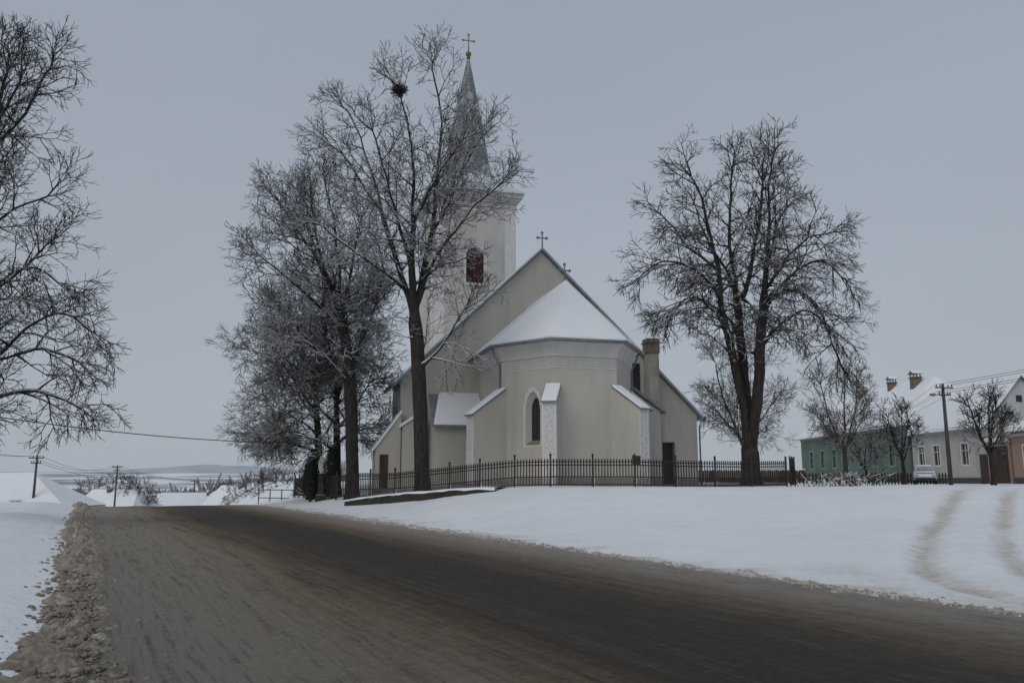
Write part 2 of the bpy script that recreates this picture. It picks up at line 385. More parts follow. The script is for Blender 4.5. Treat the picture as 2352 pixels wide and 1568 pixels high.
# slush berms
def slush_mat(name,c1,c2,c3,th):
    m,nt,b=new_mat(name,c1,.8); v=coords(nt)
    n=noise(nt,2.6,6,v,.75); n2=noise(nt,14,5,v,.7)
    col=mix(nt,maprange(nt,n2,.35,.65),c1,c2)
    col=mix(nt,maprange(nt,n,th,th+.12),col,c3)
    nt.links.new(col,b.inputs['Base Color']); bump(nt,b,noise(nt,24,7,v,.8),1.0,.05); return m
M['slushL']=slush_mat('dirty_slush',(.27,.22,.165),(.48,.42,.35),(.66,.64,.60),.54)
M['slushR']=slush_mat('pale_slush',(.42,.36,.29),(.62,.58,.53),(.76,.76,.77),.50)
ico=bmesh.new(); bmesh.ops.create_icosphere(ico,subdivisions=2,radius=1); iv=[v.co.copy() for v in ico.verts]; iff=[tuple(v.index for v in f.verts) for f in ico.faces]; ico.free()
def berm(name,c0,c1,hgt,mat,seed,label,crumb,s0=4.5,s1=70,soft=1.0):
    s=[s0]
    while s[-1]<s1: s.append(s[-1]+max(.028,.005*s[-1]))
    s=np.array(s); nc=40; t=np.linspace(0,1,nc)
    Sg,T=np.meshgrid(s,t,indexing='ij')
    wob=.35*vn(Sg/1.6,0*Sg,seed)+.2*vn(Sg/.5,0*Sg,seed+1)
    Cg=c0+(c1-c0)*T+wob
    x,y=XY(Sg,Cg+roff(Sg))
    env=np.sin(np.pi*T)**.7
    lump=np.maximum(0,vn(x/.30,y/.30,seed+2)+.12)*1.6+np.maximum(0,vn(x/.14,y/.14,seed+3))*1.7+np.abs(vn(x/.06,y/.06,seed+4))*1.0
    base=zb_(Sg)
    gz=np.where(Cg<1,zg(x,y),np.where(Cg>9.5,zg(x,y),base))
    z=np.maximum(gz,base)-.05+env*hgt*(.30+.95*lump)*(.8+1.2*vn(Sg/2.2,0*Sg,seed+6)+.3)
    o=grid_obj(name,x,y,z,mat); tag(o,label,'slush',kind='stuff')
    rng=random.Random(seed); bm=B()
    for i in range(crumb):
        q=rng.random()**1.8*(s1*.55-s0)+s0
        c=c0+(c1-c0)*(rng.gauss(.5,.25)); r=min(.055,rng.lognormvariate(-4.0,.5))*soft
        if q>16:r*=1.4
        px,py=XY(q,c+float(roff(q))); 
        inside=max(0,1-abs((c-c0)/(c1-c0)-.5)*2)
        pz=max(z1(px,py) if (c<.8 or c>9.6) else 0,0)+hgt*inside*.45
        sd=rng.uniform(0,50); sx,sy,sz=rng.uniform(.8,1.3),rng.uniform(.8,1.3),rng.uniform(.5,.85)
        vs=[]
        for p in iv:
            k=r*(1+.35*math.sin(p.x*3.1+sd)*math.cos(p.y*3.7+sd*1.3)+.2*math.sin(p.z*6+p.x*5+sd*2)+.1*rng.uniform(-1,1)); vs.append((px+p.x*k*sx,py+p.y*k*sy,pz+p.z*k*sz))
        bm.add(vs,iff)
    o=bm.obj('slush_lumps',mat,None,True,False); tag(o,label+', loose lumps','slush',kind='stuff')
berm('slush_bank',-.42,.52,.16,M['slushL'],41,'brown lumpy slush bank along the road edge',3000)
berm('slush_bank',9.45,10.35,.055,M['slushR'],61,'low pale slush ridge along the snowfield',1700,s0=3.0,soft=.9)

# ------------------------------------------------------------------ church
CH=empty('church',(3.855,43.46,0),rad(15),'grey plastered village church with snowy roofs and spire','church')
ap=[(-3.81,2.91),(-1.775,0),(1.775,0),(3.81,2.91)]
def offset(poly,d):
    out=[]; n=len(poly)
    for i in range(n):
        p0=Vector(poly[i-1]);p=Vector(poly[i]);p1=Vector(poly[(i+1)%n])
        a=(p-p0).normalized(); b=(p1-p).normalized()
        na=Vector((a.y,-a.x)); nb=Vector((b.y,-b.x)); k=d/(1+na.dot(nb))
        q=p+(na+nb)*k; out.append((q.x,q.y))
    return out
full=ap+[(3.81,8.5),(-3.81,8.5)]
b=B(); b.prism(full,.6,8.3); choir=b.obj('choir_wall',M['plaster'],CH)
def arch(wd,zb,zt,pointed=True,n=7):
    h=wd/2; zs=zt-(wd*.95 if pointed else h); pts=[(-h,zb),(h,zb)]
    for i in range(n+1):
        t=i/n
        if pointed: pts.append((h*(1-t**1.6), zs+(zt-zs)*math.sin(t*math.pi/2)))
        else: pts.append((h*math.cos(t*math.pi/2),zs+h*math.sin(t*math.pi/2)))
    for i in range(n-1,-1,-1):
        t=i/n
        if pointed: pts.append((-h*(1-t**1.6), zs+(zt-zs)*math.sin(t*math.pi/2)))
        else: pts.append((-h*math.cos(t*math.pi/2),zs+h*math.sin(t*math.pi/2)))
    return pts
def on_facet(p0,p1,f):
    p0=Vector(p0);p1=Vector(p1); d=(p1-p0).normalized(); n=Vector((d.y,-d.x)); c=p0.lerp(p1,f)
    return c,d,n   # n outward
def loft(bd,polyA,polyB,c,d,n,oa,ob):
    N=len(polyA); vs=[]
    for poly,o in ((polyA,oa),(polyB,ob)):
        for x,z in poly: q=c+d*x+n*o; vs.append((q.x,q.y,z))
    bd.add(vs,[tuple(range(N)),tuple(reversed(range(N,2*N)))]+[(i,i+N,(i+1)%N+N,(i+1)%N) for i in range(N)])
c,d,n=on_facet(ap[0],ap[1],.62)
A=arch(.98,3.4,6.15); Bq=arch(.64,3.6,5.85)
b=B(); loft(b,[(x*1.02,z) for x,z in A],Bq,c,d,n,.02,-.32); cut(choir,b)
b=B(); loft(b,[(x*1.1,z*1+.0) for x,z in Bq],[(x*1.1,z) for x,z in Bq],c,d,n,-.295,-.31); win=b.obj('window',M['glass'],CH)
b=B(); # leading bars
for zz in np.arange(3.95,5.6,.3):
    q0=c+d*-.27+n*-.285; q1=c+d*.27+n*-.285; b.tube([(q0.x,q0.y,zz),(q1.x,q1.y,zz)],.008,4)
q0=c+n*-.285; b.tube([(q0.x,q0.y,3.6),(q0.x,q0.y,5.85)],.008,4)
b.obj('grille',M['iron'],win)
def ring(bd,A1,A2,c,d,n,o0,o1):
    N=len(A1); vs=[]
    for poly,o in ((A1,o0),(A2,o0),(A1,o1),(A2,o1)):
        for x,z in poly: q=c+d*x+n*o; vs.append((q.x,q.y,z))
    fs=[]
    for i in range(N):
        j=(i+1)%N
        fs+=[(i,j,N+j,N+i),(2*N+i,3*N+i,3*N+j,2*N+j),(i,2*N+i,2*N+j,j),(N+i,N+j,3*N+j,3*N+i)]
    bd.add(vs,fs)
b=B(); ring(b,arch(1.30,3.25,6.42),arch(1.0,3.37,6.17),c,d,n,-.02,.02); b.obj('surround',M['ornament'],win)
b=B(); # splay lining
N=len(A); vs=[]
for poly,o in (([(x*1.005,z) for x,z in A],.0),([(x*.985,z+.005) for x,z in Bq],-.29)):
    for x,z in poly: q=c+d*(x*.985)+n*o; vs.append((q.x,q.y,z))
b.add(vs,[(i,i+N,(i+1)%N+N,(i+1)%N) for i in range(N)]); b.obj('reveal',M['plaster_light'],win)
b=B(); q=[c+d*-.30+n*-.27,c+d*.30+n*-.27,c+d*.42+n*.05,c+d*-.42+n*.05]
b.hexa([(q[3].x,q[3].y,3.38),(q[2].x,q[2].y,3.38),(q[1].x,q[1].y,3.5),(q[0].x,q[0].y,3.5),(q[3].x,q[3].y,3.42),(q[2].x,q[2].y,3.42),(q[1].x,q[1].y,3.61),(q[0].x,q[0].y,3.61)])
b.obj('sill',M['sill'],win)
prof=[(.0,7.95),(.06,7.97),(.06,8.05),(.10,8.2),(.2,8.42),(.38,8.62),(.46,8.68),(.46,8.86)]
b=B(); rings=[offset(full,o) for o,z in prof]; 
for (k,(o,z)) in enumerate(prof):
    b.v+=[(x,y,z) for x,y in rings[k]]
Nf=len(full)
for k in range(len(prof)-1):
    for i in range(Nf):
        if i==4: continue
        j=(i+1)%Nf; b.f.append((k*Nf+i,k*Nf+j,(k+1)*Nf+j,(k+1)*Nf+i))
b.obj('cornice',M['plaster_light'],CH)
fz=B(); ky=B()
for i in (5,0,1,2,3):
    p0=Vector(full[i]); p1=Vector(full[(i+1)%Nf]) 
    dd=(p1-p0); L=dd.length; dd.normalize(); nn=Vector((dd.y,-dd.x))
    def bx(bd,a,bb,z0,z1,o):
        q=[p0+dd*a,p0+dd*bb,p0+dd*bb+nn*o,p0+dd*a+nn*o]
        bd.hexa([(q[3].x,q[3].y,z0),(q[2].x,q[2].y,z0),(q[1].x,q[1].y,z0),(q[0].x,q[0].y,z0),(q[3].x,q[3].y,z1),(q[2].x,q[2].y,z1),(q[1].x,q[1].y,z1),(q[0].x,q[0].y,z1)])
    bx(fz,.0,L,7.34,7.40,.022); bx(fz,.0,L,7.80,7.86,.022)
    bx(ky,.003,L-.003,7.40,7.80,.006)
    m_=int(L/.42)
    for k in range(m_):
        a=(k+.1)*L/m_; ww=L/m_
        bx(fz,a,a+.06,7.47,7.74,.016); bx(fz,a+.062,a+ww*.68,7.68,7.74,.016); bx(fz,a+ww*.45,a+ww*.45+.06,7.47,7.60,.016) 
        if k%2: bx(fz,a+.062,a+ww*.4,7.47,7.53,.016)
fr=fz.obj('frieze',M['plaster_light'],CH); ky.obj('band',M['plaster'],fr)
eo=offset(full,.62)
ev=[(x,y,8.92) for x,y in eo[:4]]+[(eo[3][0],8.5,8.92),(eo[0][0],8.5,8.92)]
apx=(0,3.0,12.85); rb=(0,8.5,12.85)
b=B(); th=.16
vs=ev+[apx,rb]; vs2=[(x,y,z-th) for x,y,z in ev]+[(0,3.0,12.6),(0,8.5,12.6)]
b.add(vs+vs2,[(0,1,6),(1,2,6),(2,3,6),(3,4,7,6),(5,0,6,7),(8,14,9),(9,14,10),(10,14,11),(11,14,15,12),(13,15,14,8),
 (0,8,9,1),(1,9,10,2),(2,10,11,3),(3,11,12,4),(5,13,8,0)])
ro=b.obj('choir_roof',M['snow_roof'],CH)
gt=offset(full,.66); b=B(); gp=[(gt[5][0],8.4)]+gt[0:4]+[(gt[3][0],8.4)]
b.tube([(x,y,8.74) for x,y in gp],.095,8)
b.obj('gutter',M['metal'],ro,True)
for x,y,x2,y2,zl in ((-4.35,2.75,-3.9,2.95,1.2),(4.3,2.9,3.93,3.05,1.2)):
    b=B(); b.tube([(x,y,8.7),(x*.99,y,8.45),(x2,y2,7.7),(x2,y2,zl)],.06,8); b.obj('downpipe',M['metal'],CH,True)
def buttress(p,dirv,proj,wd,zt,zf,orn=True,name='buttress'):
    p=Vector(p); dv=Vector(dirv).normalized(); sd=Vector((-dv.y,dv.x))*wd/2; a=p-dv*.5; e=p+dv*proj
    def P(q,z): return (q.x,q.y,z)
    b=B(); b.hexa([P(a+sd,.6),P(a-sd,.6),P(e-sd,.6),P(e+sd,.6),P(a+sd,zt+(zt-zf)*.5/proj),P(a-sd,zt+(zt-zf)*.5/proj),P(e-sd,zf),P(e+sd,zf)])
    o=b.obj(name,M['plaster'],CH,bevel=.02)
    s2=sd*1.18; e2=e+dv*.15; z2=zf-(zt-zf)*.15/proj
    b=B(); zA=zt+.0; b.hexa([P(p+s2,zA+.01),P(p-s2,zA+.01),P(e2-s2,z2+.01),P(e2+s2,z2+.01),P(p+s2,zA+.07),P(p-s2,zA+.07),P(e2-s2,z2+.07),P(e2+s2,z2+.07)])
    b.obj('coping',M['metal'],o)
    s3=sd*1.12;e3=e2-dv*.02
    b=B(); b.hexa([P(p+s3,zA+.074),P(p-s3,zA+.074),P(e3-s3,z2+.074),P(e3+s3,z2+.074),P(p+s3*.9,zA+.20),P(p-s3*.9,zA+.20),P(e3-s3*.9-dv*.04,z2+.19),P(e3+s3*.9-dv*.04,z2+.19)])
    b.obj('snow_cap',M['snow_roof'],o,bevel=.04)
    if orn:
        f=e+dv*.012; k=sd*.9
        b=B(); b.hexa([P(e-k,1.3),P(e+k,1.3),P(f+k,1.3),P(f-k,1.3),P(e-k,zf-.1),P(e+k,zf-.1),P(f+k,zf-.1),P(f-k,zf-.1)]); b.obj('ornament_panel',M['ornament'],o)
        for sg in (-1,1):
            b=B(); k1=sd*.98*sg;k0=sd*.78*sg; g_=e+dv*.02
            b.hexa([P(e+k0,1.25),P(e+k1,1.25),P(g_+k1,1.25),P(g_+k0,1.25),P(e+k0,zf-.06),P(e+k1,zf-.06),P(g_+k1,zf-.06),P(g_+k0,zf-.06)])
            b.obj('edge_strip',M['white_trim'],o)
buttress(ap[0],(-.954,-.30),1.95,.72,6.35,5.0)
buttress(ap[1],(-.46,-.887),1.25,.74,6.35,5.5)
buttress(ap[2],(.46,-.887),1.75,.72,6.35,5.2)
buttress(ap[3],(.954,-.30),1.0,.72,6.35,5.5,False)
def gable(u0,u1,uc,zp,sl,zb=.6): return [(u0,zb),(u1,zb),(u1,zp-sl*(u1-uc)),(uc,zp),(u0,zp-sl*(uc-u0))]
b=B(); b.extr(gable(-8.6,10.8,.24,16.0,.97),8.5,12.5); nave=b.obj('nave_wall',M['plaster'],CH)
b=B(); b.box(8.3,9.2,8.3,8.95,1.0,3.95); cut(nave,b)
b=B(); b.box(8.32,9.18,8.85,8.9,1.2,3.9); b.obj('door',M['wood'],CH)
b=B(); b.extr(gable(-5.3,5.8,.24,15.95,.97),12.5,28.4); b.obj('rear_nave_wall',M['plaster'],CH)
def gable_roof(u0,u1,uc,zp,sl,w0,w1,th=.16,name='nave_roof'):
    l=(u0,zp-sl*(uc-u0)); r=(u1,zp-sl*(u1-uc))
    b=B(); b.extr([l,(uc,zp),r,(r[0]-.02,r[1]-th),(uc,zp-th),(l[0]+.02,l[1]-th)],w0,w1)
    o=b.obj(name,M['metal_roof'],CH)
    b=B(); b.extr([(l[0]+.12,l[1]+.12+.004),(uc,zp+.004),(r[0]-.12,r[1]+.12+.004),(r[0]-.15,r[1]+.27),(uc,zp+.12),(l[0]+.15,l[1]+.27)],w0+.06,w1-.02)
    b.obj('snow_layer',M['snow_roof'],o)
    return o
nr=gable_roof(-9.1,11.2,.24,16.22,.97,8.22,12.7)
gable_roof(-5.9,6.4,.24,16.18,.97,12.72,28.35,name='rear_nave_roof')
b=B(); b.tube([(-9.15,8.1,7.15),(-9.15,12.7,7.15)],.08,8); b.obj('gutter',M['metal'],CH,True)
b=B(); b.tube([(-9.15,8.3,7.1),(-9.1,8.3,6.8),(-8.72,8.38,6.3),(-8.72,8.38,1.2)],.055,8); b.obj('downpipe',M['metal'],CH,True)
b=B(); b.tube([(11.25,8.1,5.55),(11.25,12.7,5.55)],.08,8); b.obj('gutter',M['metal'],CH,True)
b=B(); b.tube([(11.25,8.3,5.5),(10.92,8.38,5.0),(10.92,8.38,1.2)],.055,8); b.obj('downpipe',M['metal'],CH,True)
b=B(); b.extr([(-10.1,.4),(-8.65,.4),(-8.65,5.35),(-10.1,3.35)],7.6,9.2); o=b.obj('corner_buttress',M['plaster'],CH)
b=B(); b.extr([(-10.3,3.11),(-8.62,5.42),(-8.62,5.6),(-10.3,3.28)],7.5,9.3); b.obj('snow_cap',M['snow_roof'],o)
b=B(); b.box(-9.85,-9.35,7.585,7.64,1.1,3.0); b.obj('door',M['wood'],o)
b=B(); b.extr([(-8.6,.4),(-7.7,.4),(-7.7,5.2),(-8.6,4.6)],7.2,8.6); o=b.obj('corner_buttress',M['plaster'],CH)
b=B(); b.extr([(-8.75,4.55),(-7.6,5.32),(-7.6,5.5),(-8.75,4.72)],7.1,8.52); b.obj('snow_cap',M['snow_roof'],o)
b=B(); b.hexa([(-6.9,6.3,.6),(-3.75,6.3,.6),(-3.75,8.55,.6),(-6.9,8.55,.6),(-6.9,6.3,4.75),(-3.75,6.3,4.75),(-3.75,8.55,6.6),(-6.9,8.55,6.6)]); an=b.obj('annex_wall',M['plaster'],CH)
b=B(); b.hexa([(-7.1,6.0,4.53),(-3.82,6.0,4.53),(-3.82,8.52,6.62),(-6.9,8.52,6.62),(-7.1,6.0,4.59),(-3.82,6.0,4.59),(-3.82,8.52,6.68),(-6.9,8.52,6.68)]); o=b.obj('annex_roof',M['metal'],CH)
b=B(); b.hexa([(-7.0,6.08,4.67),(-3.84,6.08,4.67),(-3.84,8.5,6.69),(-6.3,8.5,6.69),(-6.9,6.2,4.80),(-3.84,6.2,4.80),(-3.84,8.5,6.78),(-6.2,8.5,6.78)]); b.obj('snow_layer',M['snow_roof'],o,bevel=.04)
b=B(); b.extr([(3.75,.6),(6.4,.6),(6.4,5.6),(3.75,7.3)],4.6,8.45); b.obj('annex_wall',M['plaster'],CH)
b=B(); b.extr([(3.82,7.32),(6.7,5.45),(6.7,5.62),(3.82,7.5)],4.35,8.45); b.obj('annex_roof',M['metal_roof'],CH)
b=B(); b.box(7.15,7.87,7.7,8.47,1.0,9.9); ch=b.obj('chimney',M['chimney_plaster'],CH)
b=B(); b.box(7.10,7.92,7.64,8.53,9.6,10.55); b.box(7.04,7.98,7.58,8.59,10.25,10.35); b.obj('cap',M['brick'],ch)
b=B(); b.box(6.35,6.85,8.44,8.52,7.1,9.0); b.obj('slit_opening',M['glass'],CH)
def cross(loc,h,wd,mat,name='cross',r=.045):
    x,y,z=loc; b=B(); zc=z+h*.66
    b.tube([(x,y,z),(x,y,z+h)],r,8); b.tube([(x-wd/2,y,zc),(x+wd/2,y,zc)],r,8)
    for p in ((x-wd/2,zc),(x+wd/2,zc),(x,z+h)):
        for a in (0,90,180,270): b.ball((p[0]+math.cos(rad(a))*r*1.2,y,p[1]+math.sin(rad(a))*r*1.2),r*1.2,8,6)
    return b.obj(name,mat,CH,True)
cross((.24,8.3,16.2),1.0,.6,M['cross'],'cross',.045)
cross((0,3.2,12.75),1.05,.6,M['cross'],'cross',.045)
T0,T1=-3.46,3.94; W0,W1=28.3,35.7
b=B(); b.box(T0,T1,W0,W1,.6,26.2); tw=b.obj('tower_wall',M['plaster_tower'],CH)
fc=Vector((.24,W0)); fd=Vector((1,0)); fn=Vector((0,-1))
Aw=arch(1.6,18.55,21.75,False)
b=B(); loft(b,Aw,Aw,fc,fd,fn,.1,-.5); cut(tw,b)
b=B(); 
for zz in np.arange(18.65,21.6,.15):
    hw=.78 if zz<20.95 else math.sqrt(max(.02,.8**2-(zz-20.95)**2))-.02
    for sg in (-1,1):
        x0,x1=(.24-hw,.24-.05) if sg<0 else (.24+.05,.24+hw)
        if x1-x0<.1: continue
        b.hexa([(x0,W0+.2,zz),(x1,W0+.2,zz),(x1,W0+.34,zz+.12),(x0,W0+.34,zz+.12),(x0,W0+.2,zz+.04),(x1,W0+.2,zz+.04),(x1,W0+.34,zz+.16),(x0,W0+.34,zz+.16)])
b.box(.19,.29,W0+.16,W0+.24,18.55,21.7); lv=b.obj('belfry_window',M['louver'],CH)
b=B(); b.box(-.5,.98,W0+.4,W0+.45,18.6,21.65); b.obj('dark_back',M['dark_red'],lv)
b=B(); ring(b,arch(2.1,18.4,22.0,False),arch(1.62,18.54,21.76,False),fc,fd,fn,-.01,.05); b.box(-.9,1.38,W0-.14,W0+.1,18.28,18.4); b.obj('surround',M['plaster_light'],lv)
for x0,x1 in ((T0+.02,T0+1.0),(T1-1.0,T1-.02)):
    b=B(); b.box(x0,x1,W0-.03,W0+.01,12,25.6); b.obj('corner_pilaster',M['ornament'],CH)
b=B(); b.box(T0-.03,T0+.01,W0+.03,W0+1.0,12,25.6)
b.obj('corner_pilaster',M['ornament'],CH)
b=B()
for o0,z0,z1_ in ((.08,25.5,25.7),(.18,26.0,26.2),(.36,26.2,26.42),(.52,26.42,26.8)): b.box(T0-o0,T1+o0,W0-o0,W1+o0,z0,z1_)
b.obj('tower_cornice',M['plaster_tower'],CH)
b=B(); lv_=[(4.42,1,26.8),(4.38,1,26.95),(3.6,.8,27.6),(2.95,.35,28.5),(2.45,.0,29.6),(2.12,0,31.0),(1.12,0,36.4),(.10,0,41.6)]
for r,sq,z in lv_:
    for k in range(8):
        a=k*math.pi/4; rr=r*(1+(math.sqrt(2)-1)*sq*(k%2)) if sq else r
        b.v.append((.24+rr*math.cos(a),32+rr*math.sin(a),z))
for i in range(len(lv_)-1):
    for k in range(8): b.f.append((i*8+k,i*8+(k+1)%8,(i+1)*8+(k+1)%8,(i+1)*8+k))
b.f.append(tuple(range(8))[::-1]); sp_=b.obj('spire',M['spire'],CH)
b=B(); b.ball((.24,32,41.95),.28,14,10); b.tube([(.24,32,41.5),(.24,32,41.7)],[.2,.12],10); b.obj('gilded_ball',M['gold'],sp_,True)
o=cross((.24,32,42.2),1.75,1.05,M['cross'],'cross',.06); o.parent=sp_

# ------------------------------------------------------------------ fence
FN=empty('fence',(1.75,38,1.2),0,'wrought iron churchyard fence with spear pickets','fence')
def loc(v): return (v[0]-1.75,v[1]-38,v[2]-1.2)
fpts=[(-15.6,60.5),(-12.4,53.0),(-10.0,48.0),(-7.4,44.0),(-4.5,41.6),(-1.5,39.2),(1.75,38.1),(5.6,38.3),(9.6,39.7),(13.7,42.0)]
def resample(pts,step):
    out=[Vector(pts[0])]; 
    for a,b in zip(pts[:-1],pts[1:]):
        a=Vector(a);b=Vector(b);L=(b-a).length;n=max(1,round(L/step))
        for i in range(1,n+1): out.append(a.lerp(b,i/n))
    return out
fp=resample(fpts,2.05)
fz_=lambda x,y: z1(x,y) if x>-3 else max(z1(x,y), .62+.03*(x+8))
for i,p in enumerate(fp):
    z=fz_(p.x,p.y); b=B()
    q=[(p.x+a*.04,p.y+c_*.04) for a,c_ in ((-1,-1),(1,-1),(1,1),(-1,1))]
    b.prism([loc((x,y,0))[:2] for x,y in q],z-.7-1.2,z+1.38-1.2)
    b.ball(loc((p.x,p.y,z+1.43)),.06,8,6)
    b.obj('post',M['iron'],FN)
    if i==len(fp)-1: break
    p2=fp[i+1]; z2=fz_(p2.x,p2.y); b=B()
    for hh in (.10,.45,.98,1.12): b.tube([loc((p.x,p.y,z+hh)),loc((p2.x,p2.y,z2+hh))],.024,4)
    L=(p2-p).length; n=int(L/.135)
    rec=p2.x<-7
    if rec: n=int(L/.2)
    for k in range(1,n):
        t=k/n; x=p.x+(p2.x-p.x)*t; y=p.y+(p2.y-p.y)*t; zz=z+(z2-z)*t
        b.tube([loc((x,y,zz+.04)),loc((x,y,zz+1.16)),loc((x,y,zz+1.19)),loc((x,y,zz+1.28))],[.024,.024,.042,.003],4,False)
        if rec: continue
        t=(k+.5)/n; x=p.x+(p2.x-p.x)*t; y=p.y+(p2.y-p.y)*t
        b.tube([loc((x,y,zz+.04)),loc((x,y,zz+.36)),loc((x,y,zz+.45))],[.018,.018,.002],4,False)
    b.obj('railing_panel',M['iron'],FN)
GE=empty('gate',(14.0,42.3,1.2),rad(62),'dark iron gate leaf standing ajar','gate')
b=B()
for x in (0,1.3): b.box(x-.03,x+.03,-.03,.03,0,1.55)
b.box(0,1.3,-.02,.02,.15,.2)
n=9
for k in range(1,n):
    x=1.3*k/n; top=1.3+.25*math.sin(math.pi*k/n); b.box(x-.015,x+.015,-.012,.012,.1,top)
b.tube([(x,0,1.25+.25*math.sin(math.pi*x/1.3)) for x in np.linspace(0,1.3,12)],.02,5); b.obj('leaf_frame',M['iron'],GE)
b=B(); b.box(.04,1.26,.014,.03,.2,1.1); b.obj('panel',M['wood'],GE)
NB=empty('mailbox',(5.65,38.2,2.2),0,'small dark metal box fixed to the fence','mailbox')
b=B(); b.box(-.17,.17,-.16,-.04,.02,.36); b.obj('case',M['iron'],NB,bevel=.015)
b=B(); b.hexa([(-.2,-.2,.34),(.2,-.2,.34),(.2,-.02,.40),(-.2,-.02,.40),(-.2,-.2,.37),(.2,-.2,.37),(.2,-.02,.45),(-.2,-.02,.45)]); b.obj('lid',M['iron'],NB)
# retaining kerb
wp=resample([(-8.6,43.4),(-6.4,41.2),(-3.2,39.0),(-.8,37.6)],.4); b=B()
top=[]
def wz(p,k): return z1(p.x,p.y)+.05+.30*math.sin(math.pi*(.12+.80*k))+.10*(1-k)
for i,p in enumerate(wp):
    t=(wp[min(i+1,len(wp)-1)]-wp[max(i-1,0)]).normalized(); nn=Vector((-t.y,t.x)); k=i/(len(wp)-1)
    zt=wz(p,k)+.02*math.sin(i*1.7)+.02*math.sin(i*.7); wd=.55
    for o,z in ((-.02,-.2),(0+.04*math.sin(i*2.9),zt-.05+.02*math.sin(i*2.3)),(.08,zt),(wd,zt+.02),(wd+.03,-.2)): q=p+nn*o; top.append((q.x,q.y,z))
b.v=top
for i in range(len(wp)-1):
    for j in range(4): b.f.append((i*5+j,i*5+j+1,(i+1)*5+j+1,(i+1)*5+j))
b.f+=[(0,1,2,3,4),tuple(range(len(top)-5,len(top)))[::-1]]
tag(b.obj('retaining_wall',M['stone']),'low mossy stone retaining wall capped with snow','wall')
b=B()
for i,p in enumerate(wp):
    t=(wp[min(i+1,len(wp)-1)]-wp[max(i-1,0)]).normalized(); nn=Vector((-t.y,t.x)); k=i/(len(wp)-1)
    zt=wz(p,k); j=.06*math.sin(i*1.3)+.05*math.sin(i*3.1)
    for o,dz in ((-.04+j*.5,-.02-abs(j)*.5),(.03+j*.5,.05),(.5,.07),(1.2,.04),(2.2,None)):
        q=p+nn*o; b.v.append((q.x,q.y,zt+dz if dz is not None else z1(q.x,q.y)-.06))
for i in range(len(wp)-1):
    for j in range(4): b.f.append((i*5+j,i*5+j+1,(i+1)*5+j+1,(i+1)*5+j))
o=b.obj('snow_cap',M['snow_roof'],bpy.data.objects['retaining_wall'],True)

